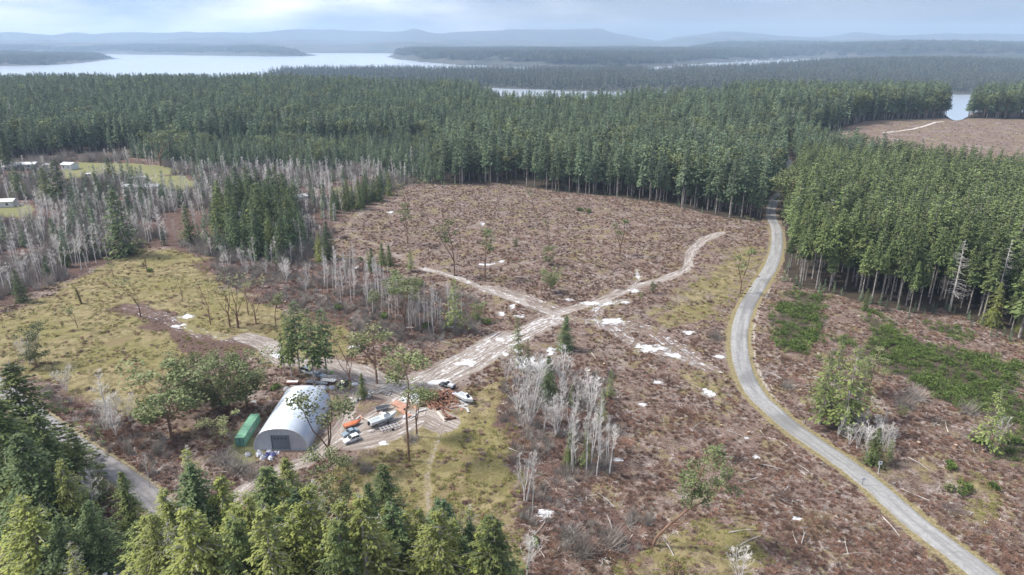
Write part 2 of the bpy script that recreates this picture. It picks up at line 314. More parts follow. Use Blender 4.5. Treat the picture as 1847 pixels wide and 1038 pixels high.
def noise(scale, det=4, vec=None, rough=.55, dist=0.):
    z = n('ShaderNodeTexNoise'); z.inputs['Scale'].default_value = scale; z.inputs['Detail'].default_value = det; z.inputs['Roughness'].default_value = rough; z.inputs['Distortion'].default_value = dist
    l(vec or pos, z.inputs['Vector']); return z.outputs['Fac']
def mrange(v, a, b, c=0., d=1., sm=True):
    r = n('ShaderNodeMapRange'); r.interpolation_type = 'SMOOTHSTEP' if sm else 'LINEAR'
    for i, q in enumerate((a, b, c, d)): r.inputs[1+i].default_value = q
    l(v, r.inputs[0]); return r.outputs[0]
def op(o, a, b):
    q = n('ShaderNodeMath'); q.operation = o
    for i, v in enumerate((a, b)):
        if isinstance(v, (int, float)): q.inputs[i].default_value = v
        else: l(v, q.inputs[i])
    return q.outputs[0]
def mixc(f, a, b):
    q = n('ShaderNodeMixRGB')
    if isinstance(f, (int, float)): q.inputs[0].default_value = f
    else: l(f, q.inputs[0])
    for i, v in ((1, a), (2, b)):
        if isinstance(v, tuple): q.inputs[i].default_value = (*v, 1)
        else: l(v, q.inputs[i])
    return q.outputs[0]
def attr(a):
    q = n('ShaderNodeAttribute'); q.attribute_name = a; s = n('ShaderNodeSeparateColor'); l(q.outputs['Color'], s.inputs[0])
    return s.outputs[0], s.outputs[1], s.outputs[2], q.outputs['Alpha'], q.outputs['Vector']
gr, di, whi, ver, _ = attr('m1'); ff, grv, dk, lawn, _ = attr('m2'); _, _, pool, _, tv = attr('trk')
fine = noise(1.6, 5, rough=.7); med = noise(.33, 4); big = noise(.045, 4); fine2 = noise(2.6, 4, rough=.7)
sq = n('ShaderNodeMapping'); sq.inputs['Scale'].default_value = (.9, 1.7, 1); sq.inputs['Rotation'].default_value = (0, 0, .5); l(pos, sq.inputs[0]); stick = noise(1.1, 3, sq.outputs[0], .6, 1.4)
brush = mixc(mrange(med, .34, .66), (.100, .066, .047), (.255, .188, .148))
brush = mixc(mrange(big, .44, .56, 0, .7), brush, (.200, .138, .112))
brush = mixc(mrange(fine, .36, .52, .85, 0), brush, (.042, .026, .021))
brush = mixc(mrange(stick, .57, .68, 0, .75), brush, (.44, .37, .33))
brush = mixc(mrange(noise(.11, 6, rough=.65), .51, .60, 0, .8), brush, mixc(mrange(fine, .35, .6), (.10, .085, .035), (.26, .21, .105)))
grass = mixc(mrange(med, .36, .62), (.160, .130, .060), (.290, .238, .125))
grass = mixc(mrange(big, .42, .62, 0, .7), grass, (.190, .172, .058))
grass = mixc(mrange(fine, .34, .5, .8, 0), grass, (.085, .075, .028))
grass = mixc(mrange(noise(.09, 5), .56, .66, 0, .55), grass, (.21, .15, .09))
def over(base, top, m, nzv, wdt=.25, gain=.75): return mixc(mrange(op('ADD', m, op('MULTIPLY', op('SUBTRACT', nzv, .5), gain)), .5-wdt, .5+wdt), base, top)
brush = mixc(mrange(noise(.07, 5, rough=.6), .54, .64, 0, .6), brush, mixc(mrange(stick, .42, .6), (.14, .105, .092), (.42, .36, .33)))
c = over(brush, grass, gr, noise(.20, 6, rough=.72), .20, 2.0)
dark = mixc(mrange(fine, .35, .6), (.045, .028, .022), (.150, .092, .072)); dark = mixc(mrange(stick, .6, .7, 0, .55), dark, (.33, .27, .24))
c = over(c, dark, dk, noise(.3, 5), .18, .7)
floorc = mixc(fine, (.030, .026, .018), (.085, .062, .045)); c = over(c, floorc, ff, med, .2, .3)
c = over(c, mixc(med, (.13, .15, .055), (.25, .225, .11)), lawn, med, .2, .6)
c = over(c, mixc(mrange(fine, .35, .65), (.165, .135, .068), (.31, .260, .135)), ver, noise(.4, 6, rough=.7), .22, 1.5)
c = over(c, (.50, .45, .38), grv, fine2, .2, .5)
sh_ = n('ShaderNodeMapping'); sh_.inputs['Scale'].default_value = (.45, 1.25, 1); sh_.inputs['Rotation'].default_value = (0, 0, -.35); l(pos, sh_.inputs[0]); shard = noise(.9, 6, sh_.outputs[0], .72, 1.2)
st = n('ShaderNodeMapping'); st.inputs['Scale'].default_value = (.10, .95, 0); l(tv, st.inputs[0]); streak = noise(1.0, 5, st.outputs[0], .65, 1.5)
dirt = mixc(mrange(streak, .36, .62), (.158, .126, .104), (.37, .325, .285)); dirt = mixc(mrange(fine, .34, .5, .5, 0), dirt, (.15, .105, .085))
c = over(c, dirt, di, noise(.6, 5), .2, .9)
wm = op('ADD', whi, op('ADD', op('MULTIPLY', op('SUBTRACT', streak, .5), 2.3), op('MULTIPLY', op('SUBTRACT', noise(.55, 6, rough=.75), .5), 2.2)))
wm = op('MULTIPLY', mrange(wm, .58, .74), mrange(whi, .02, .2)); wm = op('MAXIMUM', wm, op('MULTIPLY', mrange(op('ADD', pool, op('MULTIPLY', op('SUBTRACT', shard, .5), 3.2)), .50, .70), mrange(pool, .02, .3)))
c = mixc(wm, c, mixc(mrange(fine2, .3, .7), (.40, .39, .38), (.78, .78, .785)))  # pale muddy water, with the sky's reflection painted in as white
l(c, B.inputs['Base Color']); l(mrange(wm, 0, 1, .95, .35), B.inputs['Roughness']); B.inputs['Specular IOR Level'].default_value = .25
bp = n('ShaderNodeBump'); bp.inputs['Strength'].default_value = .8; bp.inputs['Distance'].default_value = .35
hh = op('ADD', op('MULTIPLY', fine, 1.0), op('MULTIPLY', stick, .8)); l(op('MULTIPLY', hh, op('SUBTRACT', 1.0, op('MAXIMUM', wm, di))), bp.inputs['Height']); l(bp.outputs[0], B.inputs['Normal'])
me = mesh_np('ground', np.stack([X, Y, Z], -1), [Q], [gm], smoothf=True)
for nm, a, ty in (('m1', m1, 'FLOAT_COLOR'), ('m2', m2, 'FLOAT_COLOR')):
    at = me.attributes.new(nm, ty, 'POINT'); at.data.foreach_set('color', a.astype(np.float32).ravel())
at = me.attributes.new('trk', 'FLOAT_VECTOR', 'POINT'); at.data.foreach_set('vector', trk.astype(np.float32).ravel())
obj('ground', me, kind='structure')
def gmask(x, y, arr):
    """nearest ground mask value at world points"""
    r = np.clip(np.searchsorted(ys, y), 0, nr-1); cc = np.clip(np.searchsorted(us, x/(np.maximum(y, 0)+55)), 0, nc-1); return arr[r*nc+cc]

# roads: draped asphalt ribbons
asph = mat('asphalt', (.255, .25, .24), .8, (.335, .33, .32), .07, detail=6, coord='World', bump=.0)
asph2 = mat('old_asphalt', (.215, .20, .195), .85, (.30, .28, .27), .25, detail=6, coord='World')
def road_mat(name, c0, c1):
    global t, n, l, pos
    m = bpy.data.materials.new(name); m.use_nodes = True; t = m.node_tree; n = t.nodes.new; l = t.links.new; pos = n('ShaderNodeNewGeometry').outputs['Position']; B = t.nodes['Principled BSDF']
    a = n('ShaderNodeAttribute'); a.attribute_name = 'lane'; s = n('ShaderNodeSeparateXYZ'); l(a.outputs['Vector'], s.inputs[0]); w = op('ABSOLUTE', s.outputs[0], 0)
    mp_ = n('ShaderNodeMapping'); mp_.inputs['Scale'].default_value = (2.2, .05, 1); l(a.outputs['Vector'], mp_.inputs[0])
    c = mixc(mrange(noise(.9, 6, rough=.7), .3, .7), c0, c1); c = mixc(mrange(noise(1.0, 4, mp_.outputs[0]), .42, .62, 0, .6), c, tuple(q*.72 for q in c0))
    c = mixc(op('MULTIPLY', mrange(op('ABSOLUTE', op('SUBTRACT', w, .5), 0), .0, .2, .25, 0), 1.0), c, tuple(min(1, q*1.25) for q in c1)); c = mixc(mrange(noise(.028, 3), .54, .60, 0, .6), c, tuple(q*.6 for q in c0))
    v_ = n('ShaderNodeTexVoronoi'); v_.feature = 'DISTANCE_TO_EDGE'; v_.inputs['Scale'].default_value = .28; mx = n('ShaderNodeVectorMath'); mx.operation = 'ADD'; nz_ = n('ShaderNodeTexNoise'); nz_.inputs['Scale'].default_value = .5; l(pos, nz_.inputs['Vector']); sc_ = n('ShaderNodeVectorMath'); sc_.operation = 'SCALE'; sc_.inputs['Scale'].default_value = 3.0; l(nz_.outputs['Color'], sc_.inputs[0]); l(pos, mx.inputs[0]); l(sc_.outputs[0], mx.inputs[1]); l(mx.outputs[0], v_.inputs['Vector'])
    c = mixc(mrange(v_.outputs['Distance'], .006, .03, .22, 0), c, tuple(q*.35 for q in c0)); c = mixc(mrange(op('ADD', w, op('MULTIPLY', op('SUBTRACT', noise(.7, 5), .5), .5)), .82, .98, 0, .75), c, (.20, .165, .10))
    l(c, B.inputs['Base Color']); B.inputs['Roughness'].default_value = .85; return m
def ribbon(name, plx, half, m, cols=7, dz=.09):
    d = np.gradient(plx, axis=0); d /= np.linalg.norm(d, axis=1)[:, None]; nrm = np.stack([-d[:, 1], d[:, 0]], -1); v = []
    for k in range(cols):
        q = plx+nrm*(half*(2*k/(cols-1)-1)+.12*(fbm(plx[:, 0]/3+k, plx[:, 1]/3)-.5)[:, None]); w = abs(2*k/(cols-1)-1)
        v.append(np.stack([q[:, 0], q[:, 1], height(q[:, 0], q[:, 1])+dz+.06*(1-w*w)-(.25 if k in (0, cols-1) else 0)], -1))
    v = np.stack(v, 1).reshape(-1, 3); i = np.arange(len(v)).reshape(-1, cols); q = np.stack([i[:-1, :-1], i[1:, :-1], i[1:, 1:], i[:-1, 1:]], -1).reshape(-1, 4)[:, ::-1]
    me = mesh_np(name, v, [q], [m], smoothf=True); ac = np.tile(np.linspace(-1, 1, cols), len(plx)); ln = np.repeat(np.r_[0, np.cumsum(np.hypot(*np.diff(plx, axis=0).T))], cols)
    me.attributes.new('lane', 'FLOAT_VECTOR', 'POINT').data.foreach_set('vector', np.stack([ac, ln, ln*0], -1).astype(np.float32).ravel()); return obj(name, me, kind='structure')
ribbon('road', ROAD, 3.15, road_mat('asphalt', (.235, .23, .222), (.33, .325, .312)), 13, dz=.14); ribbon('lane', ROAD2, 3.0, road_mat('old_asphalt', (.19, .178, .175), (.285, .268, .26)), 13, dz=.14)

# ------------------------------------------------------------------ water, far shores, mountains
wm_ = bpy.data.materials.new('lake_water'); wm_.use_nodes = True; t = wm_.node_tree; B = t.nodes['Principled BSDF']; n = t.nodes.new; l = t.links.new
B.inputs['Base Color'].default_value = (.35, .40, .44, 1); B.inputs['Roughness'].default_value = .22; B.inputs['IOR'].default_value = 1.333; B.inputs['Specular IOR Level'].default_value = 1.0
pos = n('ShaderNodeNewGeometry').outputs['Position']
bp = n('ShaderNodeBump'); bp.inputs['Strength'].default_value = .25; bp.inputs['Distance'].default_value = 1.0; l(noise(.05, 5), bp.inputs['Height']); l(bp.outputs[0], B.inputs['Normal'])
v = [(-16500, 1150, WATER), (16500, 1150, WATER), (16500, 16500, WATER), (-16500, 16500, WATER)]
obj('lake', mesh_np('lake', v, [np.array([[0, 1, 2, 3]])], [wm_]), kind='structure')
hillm = mat('far_woods', (.030, .040, .034), .9, (.075, .068, .058), .004, coord='World', detail=7)
def shore(name, pts, top, step, spread=1., far=None, rough=1., seed=0, ridge=None):
    """land rising out of the water: pts is its outline as seen, far the depth of the land in metres"""
    pg = polyz(pts, WATER) if far is None else pts
    x0, x1 = pg[:, 0].min(), pg[:, 0].max(); y0, y1 = pg[:, 1].min(), pg[:, 1].max()
    gx = np.arange(x0-step, x1+step, step); gy = np.arange(y0-step, y1+step, step*spread); XX, YY = np.meshgrid(gx, gy)
    jx = XX+(fbm(XX/step/3+seed, YY/step/3)-.5)*step*3; jy = YY+(fbm(XX/step/3, YY/step/3+seed+7)-.5)*step*3
    ins = np.zeros(XX.shape)
    for k in range(8):
        for q in (1., 2.4, 5): ins += inside(pg, jx+q*step*math.cos(k*.785), jy+q*step*spread*math.sin(k*.785))
    ins = ins/24; e = smooth(.12, .95, ins)
    ZZ = WATER-3+e*(6+top*(.45+.9*fbm(XX/900+seed, YY/900, 4)))*1.0
    if ridge: ZZ = ZZ+e*ridge[2]*np.exp(-((XX-ridge[0])/ridge[3])**2-((YY-ridge[1])/600)**2)
    i = np.arange(XX.size).reshape(XX.shape); q = np.stack([i[:-1, :-1], i[:-1, 1:], i[1:, 1:], i[1:, :-1]], -1).reshape(-1, 4)
    keep = (ins.ravel()[q].max(1) > 0.02); o = obj(name, mesh_np(name, np.stack([XX, YY, ZZ], -1).reshape(-1, 3), [q[keep]], [hillm], smoothf=True), kind='structure')
    return pg, (gx, gy, ZZ, ins)
SH = []
SH.append((shore('far_shore', [(470, 139), (560, 143), (700, 150), (870, 157), (1000, 163), (1150, 165), (1400, 165), (1620, 166), (1750, 170), (1960, 172), (2300, 172), (2300, 106), (1850, 104), (1560, 112), (1480, 122), (1400, 127), (1180, 131), (1040, 133), (940, 133), (830, 132), (700, 131), (600, 131), (520, 133)], 9, 40, seed=1, ridge=(1950, 3300, 34, 600)), 1.15, 17))
SH.append((shore('far_shore', [(-300, 122), (0, 119), (80, 118), (140, 113), (200, 106), (180, 103), (90, 104), (0, 101), (-300, 101)], 30, 40, 1.5, seed=2), 1.0, 24))
SH.append((shore('far_shore', [(715, 103), (760, 110), (840, 116), (920, 118), (1000, 122), (1120, 123), (1180, 119), (1260, 113), (1400, 108), (1460, 104), (1300, 98), (1100, 95), (900, 94), (720, 97)], 50, 50, 2, seed=3), 1.2, 28))
SH.append((shore('far_shore', [(-400, 98), (0, 96), (200, 97), (340, 99), (480, 101), (565, 102), (560, 100), (480, 94), (300, 91), (0, 90), (-400, 90)], 62, 70, 2, seed=4), 1.4, 45))
SH.append((shore('far_shore', [(1180, 99), (1310, 98), (1440, 105), (1530, 106), (1700, 107), (1850, 107), (2300, 107), (2300, 88), (1700, 88), (1310, 91), (1300, 94)], 95, 80, 2, seed=5), 1.5, 50))
def range_(name, y0, y1, xs, base, amp, sc, seed, m, prof=None, gap=None):
    gx = np.arange(xs[0], xs[1], sc*.05); gy = np.linspace(y0, y1, 40); XX, YY = np.meshgrid(gx, gy); f = (YY-y0)/(y1-y0)
    rd = 1-abs(2*fbm(XX/sc+seed, YY/sc*.7+seed, 5)-1); ZZ = WATER-2+(base+amp*np.clip(rd-.35, 0, 1)*(1 if prof is None else np.interp(XX/YY, prof[0], prof[1])))*np.sin(np.clip(f, 0, 1)*math.pi)**.8
    if gap: ZZ = WATER-4+(ZZ-WATER+4)*np.interp(XX/YY, *gap)
    i = np.arange(XX.size).reshape(XX.shape); q = np.stack([i[:-1, :-1], i[:-1, 1:], i[1:, 1:], i[1:, :-1]], -1).reshape(-1, 4)
    obj(name, mesh_np(name, np.stack([XX, YY, ZZ], -1).reshape(-1, 3), [q], [m], smoothf=True), kind='structure')
range_('far_land', 8600, 10400, (-9500, 9500), 70, 90, 2200, 3, hillm, None, ([-.9, .17, .21, .30, .34, .9], [1, 1, .02, .02, 1, 1]))
range_('hills', 10800, 12900, (-12000, 12000), 80, 200, 2000, 11, hillm, ([-.8, -.1, .05, .2, .8], [1, .8, .7, .9, .55]))
range_('mountains', 13200, 16000, (-14000, 14000), 120, 400, 2900, 23, hillm, ([-.8, -.5, -.2, .05, .15, .3, .8], [.7, .8, 1.0, .9, 1.0, .9, .5]))
# ------------------------------------------------------------------ plant materials
M = {}
M['fir'] = mat('fir_needles', (.072, .106, .032), .75, (.240, .275, .080), .55, rnd=.28, coord='Object', transl=.12, hues=(.080, .125, .055))
M['fir_far'] = mat('fir_needles_far', (.056, .098, .054), .8, (.195, .248, .132), .12, rnd=.45, coord='Object', transl=.1, hues=(.150, .205, .115), patch=(((.034, .068, .052), .03, .48, .60, .65), ((.25, .26, .12), .16, .58, .68, .6)))
M['fir_dist'] = mat('fir_needles_distant', (.026, .046, .038), .85, (.075, .105, .080), .05, rnd=.4, coord='World', hues=(.085, .092, .062), patch=(((.12, .105, .085), .006, .55, .66, .5),))
M['fir_sapling'] = mat('sapling_needles', (.095, .135, .036), .75, (.29, .34, .11), .5, rnd=.25, transl=.15)
M['fir_yellow'] = mat('fir_needles_yellow', (.150, .185, .040), .75, (.39, .42, .105), .5, rnd=.22, coord='Object', transl=.15, hues=(.230, .250, .070))
M['fir_stand'] = mat('fir_needles_stand', (.064, .112, .040), .75, (.205, .255, .092), .35, rnd=.32, coord='Object', transl=.15, hues=(.160, .200, .072), patch=(((.035, .062, .024), .11, .5, .62, .6), ((.21, .19, .07), .2, .58, .68, .5)))
M['fir_bark'] = mat('fir_bark', (.16, .135, .12), .9, (.42, .39, .36), 1.2, rnd=.25)
M['lichen_wood'] = mat('lichen_wood', (.33, .31, .25), .9, (.52, .50, .42), 1.0, rnd=.15)
M['dead_wood'] = mat('dead_wood', (.36, .33, .30), .9, (.60, .57, .52), 1.0, rnd=.15)
M['alder_bark'] = mat('alder_bark', (.50, .47, .44), .9, (.82, .79, .75), .8, rnd=.18)
M['alder_twig'] = mat('alder_twigs', (.44, .42, .39), .9, (.70, .67, .63), .5, rnd=.25, hues=(.51, .48, .44))
M['shrub_twig'] = mat('shrub_twigs', (.20, .178, .152), .9, (.48, .45, .405), .6, rnd=.35, hues=(.28, .24, .205))
M['mad_bark'] = mat('madrone_bark', (.13, .075, .05), .8, (.30, .19, .13), .9, rnd=.25)
M['mad_leaf'] = mat('madrone_leaves', (.085, .115, .035), .6, (.28, .33, .14), .8, rnd=.22, transl=.12, hues=(.13, .145, .06))
M['mad_pale'] = mat('madrone_pale_leaves', (.135, .155, .055), .6, (.30, .31, .15), .8, rnd=.2, transl=.15)
M['bush_green'] = mat('bush_leaves', (.050, .085, .018), .7, (.13, .18, .035), .8, rnd=.3, transl=.1)
M['broom'] = mat('broom_leaves', (.046, .084, .018), .75, (.165, .215, .050), .5, rnd=.4, transl=.05)
M['brush_dead'] = mat('dead_brush', (.105, .062, .048), .95, (.30, .215, .180), .7, rnd=.45, hues=(.22, .125, .085), patch=(((.30, .245, .225), .045, .50, .60, .6), ((.045, .030, .024), .16, .55, .64, .7), ((.22, .18, .085), .10, .56, .66, .6)))
M['brush_pale'] = mat('pale_slash', (.33, .27, .24), .95, (.55, .49, .45), .8, rnd=.35)
M['tuft'] = mat('grass_blades', (.19, .155, .055), .95, (.36, .30, .13), .7, rnd=.35, hues=(.20, .205, .06))
M['moss'] = mat('moss', (.12, .15, .03), .9, (.22, .24, .06), .8, rnd=.2)

# ------------------------------------------------------------------ plant meshes, all in numpy
def kites(P, A, Ln, Wd, droop, roll, r):
    """one four-cornered spray per row: base P, heading A, length, width, fall of the tip"""
    n = len(P); d = np.stack([np.cos(A), np.sin(A), -droop], -1); d /= np.linalg.norm(d, axis=1)[:, None]
    side = np.stack([-np.sin(A), np.cos(A), np.zeros(n)], -1); up = np.cross(d, side)
    side = side*np.cos(roll)[:, None]+up*np.sin(roll)[:, None]
    L_ = Ln[:, None]; w = Wd[:, None]
    V = np.stack([P, P+d*L_*.55+side*w, P+d*L_, P+d*L_*.45-side*w], 1).reshape(-1, 3)
    return V, np.arange(4*n).reshape(-1, 4)
def sticks(P0, P1, r0, r1, k=3):
    n = len(P0); d = P1-P0; d = d/np.maximum(np.linalg.norm(d, axis=1), 1e-6)[:, None]
    ref = np.where(np.abs(d[:, 2:3]) > .9, np.array([[1., 0, 0]]), np.array([[0, 0, 1.]])); a = np.cross(d, ref); a /= np.linalg.norm(a, axis=1)[:, None]; b = np.cross(d, a); V = []
    for P, rr in ((P0, r0), (P1, r1)):
        for j in range(k):
            q = 2*math.pi*j/k; V.append(P+(a*math.cos(q)+b*math.sin(q))*np.asarray(rr).reshape(-1, 1))
    V = np.stack(V, 1).reshape(-1, 3); F = []
    base = np.arange(n)[:, None]*2*k
    for j in range(k): F.append(np.concatenate([base+j, base+(j+1) % k, base+k+(j+1) % k, base+k+j], 1))
    return V, np.concatenate(F)
def join(*vf):
    V, F, n = [], [], 0
    for v, f in vf: V.append(v); F.append(f+n); n += len(v)
    return np.concatenate(V), np.concatenate(F)
def trunk_vf(H, r, seed, k=7, seg=6, wob=.12, top=.03):
    q = np.random.default_rng(seed); zs = np.linspace(0, H, seg+1); x = np.cumsum(q.normal(0, wob, seg+1))*.5; y = np.cumsum(q.normal(0, wob, seg+1))*.5; x -= x[0]; y -= y[0]
    rr = r*(1-zs/H)**.85+top; rr[0] *= 1.3; P = np.stack([x, y, zs-.0], -1); P[0, 2] = -.6
    V, F = sticks(P[:-1], P[1:], rr[:-1], rr[1:], k); return V, F, (lambda z: np.stack([np.interp(z, zs, x), np.interp(z, zs, y), z], -1))
def conifer(seed, H=25., rad=3.3, start=.08, nwh=46, nbr=7, nsp=8, spray=.62, wide=.2, bulge=.16, gap=0., shape=.8, sparse=0., droop=0.):
    q = np.random.default_rng(seed); Vt, Ft, cen = trunk_vf(H, .0085*H, seed)
    t = (np.arange(nwh)+q.random(nwh)*.6)/nwh; t = np.repeat(t, nbr); n = len(t)
    if sparse: k = q.random(n) > sparse; t = t[k]; n = len(t)
    z = start*H+t*(H*(1-start)-.5); az = q.random(n)*6.283
    lob = 1+.20*np.sin(az*2+seed)+.20*np.sin(az*3+2*seed+t*11)+.16*np.sin(t*38+az*2+seed)
    Lb = (rad*(1-t)**shape*np.minimum(1, .45+t/bulge)*(.62+.55*q.random(n))*lob+.3)*(1-gap*(q.random(n) < .25))
    sl = -.42+.85*t+q.normal(0, .08, n)
    j = (np.arange(nsp)[None, :]+q.random((n, nsp)))/nsp; j = .12+.88*j; r = Lb[:, None]*j
    a2 = az[:, None]+q.normal(0, .10, (n, nsp)); C = cen(z)
    P = np.stack([C[:, :1]+r*np.cos(a2), C[:, 1:2]+r*np.sin(a2), z[:, None]+r*sl[:, None]-(.10+droop*.35)*r*j*j+q.normal(0, .12, (n, nsp))], -1).reshape(-1, 3)
    m = len(P); A = (az[:, None]+q.normal(0, .75, (n, nsp))).ravel(); s = spray*(.7+.7*q.random(m))*(1.12-.72*np.repeat(t, nsp))
    Vc, Fc = kites(P, A, s, s*wide*(1+q.random(m)), .25+q.random(m)*.5, q.normal(0, .55, m), q)
    # dead lower limbs, and limbs that show between the sprays
    nd = int(26*max(start, .12)/.4); zd = q.uniform(.12, max(start, .15)+.05, nd)*H; ad_ = q.random(nd)*6.283; C = cen(zd); ld = q.uniform(.5, 1.6, nd)*rad/3
    D1 = C+np.stack([np.cos(ad_)*ld, np.sin(ad_)*ld, -.15*ld], -1); Vd, Fd = sticks(C, D1, np.full(nd, .035), np.full(nd, .01))
    k = np.arange(0, n, 2); C = cen(z[k]); E = C+np.stack([np.cos(az[k])*Lb[k]*.9, np.sin(az[k])*Lb[k]*.9, Lb[k]*(sl[k]-.04-droop*.25)+.1], -1)
    Vb, Fb = sticks(C, E, np.full(len(k), .05+.045*(droop > .55)), np.full(len(k), .012+.012*(droop > .55)))
    return join((Vt, Ft), (Vd, Fd), (Vb, Fb)), (Vc, Fc)
def snag(seed, H=22., rad=3.2, dens=1.0, up=.1):
    """a dead fir: drooping bare limbs that turn up at the tip"""
    q = np.random.default_rng(seed); Vt, Ft, cen = trunk_vf(H, .010*H, seed); n = int(95*dens); t = np.sort(q.random(n))**.85; z = H*(.22+.76*t); az = q.random(n)*6.283
    Lb = rad*(1-t)**.7*(.5+.6*q.random(n))+.25; C = cen(z); parts = [(Vt, Ft)]; prev = C; pr = np.full(n, .055)
    for f, dz in ((.4, -.06), (.75, -.16), (1.0, -.08+up)):
        E = C+np.stack([np.cos(az)*Lb*f, np.sin(az)*Lb*f, Lb*(dz+.35*t)], -1); rr = np.full(n, .05*(1.05-f)+.008); parts.append(sticks(prev, E, pr, rr)); 
        m = 2; a2 = np.repeat(az, m)+q.normal(0, .8, n*m); l2 = np.repeat(Lb, m)*q.uniform(.1, .28, n*m); E0 = np.repeat(E, m, 0); E1 = E0+np.stack([np.cos(a2)*l2, np.sin(a2)*l2, -.25*l2], -1); parts.append(sticks(E0, E1, np.full(n*m, .022), np.full(n*m, .006)))
        prev, pr = E, rr
    return (Vt, Ft), join(*parts[1:])
def alder(seed, H=15., spread=.36, start=.35, nb=15, stems=1, twig=4, lean=.05, thick=1.0):
    q = np.random.default_rng(seed); T, B = [], []
    for s in range(stems):
        h = H*q.uniform(.8, 1.0); a0 = q.random()*6.283; lx = lean+(.12 if stems > 1 else 0)*q.uniform(.5, 1.4)
        zs = np.linspace(0, h, 8); x = math.cos(a0)*(zs*lx+(zs/h)**2*q.normal(0, .5)); y = math.sin(a0)*(zs*lx)+np.cumsum(q.normal(0, .09, 8)); x = x+np.cumsum(q.normal(0, .09, 8)); P = np.stack([x-x[0]+(s*.25), y-y[0], zs], -1); P[0, 2] = -.5
        rr = (.0125*h*thick)*(1-zs/h)**.8+.02; T.append(sticks(P[:-1], P[1:], rr[:-1], rr[1:], 6))
        t = start+(1-start)*q.random(nb)**.9*.97; C = np.stack([np.interp(t*h, zs, P[:, k]) for k in range(3)], -1); az = q.random(nb)*6.283; Lb = h*spread*(1.12-t)*(.6+.5*q.random(nb))
        E = C; r = .0035*h*(1.2-t)*thick; ang = az
        for lev in range(3):
            an = ang+q.normal(0, .3, nb); E1 = E+np.stack([np.cos(an), np.sin(an), q.uniform(.7, 1.5, nb)], -1)*(Lb/3/1.4)[:, None]; r1 = r*.66; B.append(sticks(E, E1, r, r1))
            k = 3; b0 = np.repeat(E1, k, 0)+(np.repeat(E-E1, k, 0))*q.random((nb*k, 1)); a2 = np.repeat(an, k)+q.normal(0, .9, nb*k); l2 = np.repeat(Lb, k)*q.uniform(.18, .38, nb*k)
            b1 = b0+np.stack([np.cos(a2), np.sin(a2), q.uniform(.4, 1.5, nb*k)], -1)*(l2/1.4)[:, None]; B.append(sticks(b0, b1, np.repeat(r1*.55, k), np.full(nb*k, .010)))
            c0 = np.repeat(b0+(b1-b0)*.35, twig, 0)+np.repeat(b1-b0, twig, 0)*q.random((nb*k*twig, 1))*.65; a3 = np.repeat(a2, twig)+q.normal(0, 1.0, nb*k*twig); l3 = q.uniform(.35, .95, nb*k*twig)*H/15
            c1 = c0+np.stack([np.cos(a3), np.sin(a3), q.uniform(.2, 1.5, len(a3))], -1)*(l3/1.3)[:, None]; w = np.stack([-np.sin(a3), np.cos(a3), np.zeros(len(a3))], -1)*.022
            B.append((np.stack([c0-w, c0+w, c1+w*.4, c1-w*.4], 1).reshape(-1, 3), np.arange(4*len(c0)).reshape(-1, 4)))
            E, r, ang = E1, r1, an
    return join(*T), join(*B)
def madrone(seed, H=12., stems=3, clumps=13, leaves=95, crown=.42, rad=.2, leaf=.34, bare=.0, lean=(0, 0), csz=.105, reach=.22, down=.18):
    q = np.random.default_rng(seed); T = []; tips = []
    fork = H*q.uniform(.12, .3) if stems > 1 else H*.5; base = np.array([0, 0, -.5]); fk = np.array([lean[0]*fork, lean[1]*fork, fork])
    tk_ = 1 if stems > 1 else .62; T.append(sticks(base[None], fk[None], [.016*H*tk_], [.0125*H*tk_], 7))
    for s in range(stems):
        a = 6.283*(s+q.random()*.7)/stems; n = 5; P = [fk]; d = np.array([math.cos(a)*rad, math.sin(a)*rad, 1.0]); hh = (H-fork)*q.uniform(.72, .95)
        for i in range(n): d = d+np.array([q.normal(0, .16), q.normal(0, .16), 0]); P.append(P[-1]+np.array([d[0]+lean[0], d[1]+lean[1], 1])*hh/n)
        P = np.array(P); rr = np.linspace(.0115*H*tk_, .004*H*tk_, n+1)/max(1, stems*.45); T.append(sticks(P[:-1], P[1:], rr[:-1], rr[1:], 6)); nc = max(2, clumps//stems)
        for c in range(nc):
            t = 1-crown*q.random()*1.15 if c else 1.0; k = min(n-1, int(t*n)); p0 = P[k]+(P[k+1]-P[k])*(t*n-k) if t < 1 else P[-1]
            a2 = q.random()*6.283; l = H*reach*q.uniform(.35, 1.0)*(.45 if t > .95 else 1); e = p0+np.array([math.cos(a2)*l, math.sin(a2)*l, l*q.uniform(.1, .75)]); tips.append(e)
            mid = (p0+e)/2+np.array([0, 0, -.06*l]); T.append(sticks(np.stack([p0, mid]), np.stack([mid, e]), [.045, .03], [.03, .012], 4))
    Lv = []
    for e in tips:
        m = int(leaves*q.uniform(.5, 1.2)*(1-bare)); u = q.normal(0, 1, (m, 3)); u /= np.linalg.norm(u, axis=1)[:, None]; R_ = H*csz*q.uniform(.7, 1.25)
        p = e+u*(q.random((m, 1))**.45)*R_*np.array([1, 1, .72]); A = np.arctan2(u[:, 1], u[:, 0])+q.normal(0, .9, m); s = leaf*q.uniform(.6, 1.3, m)
        Lv.append(kites(p, A, s, s*.42, q.normal(.1, .5, m), q.normal(0, .7, m), q))
    return join(*T), join(*Lv)
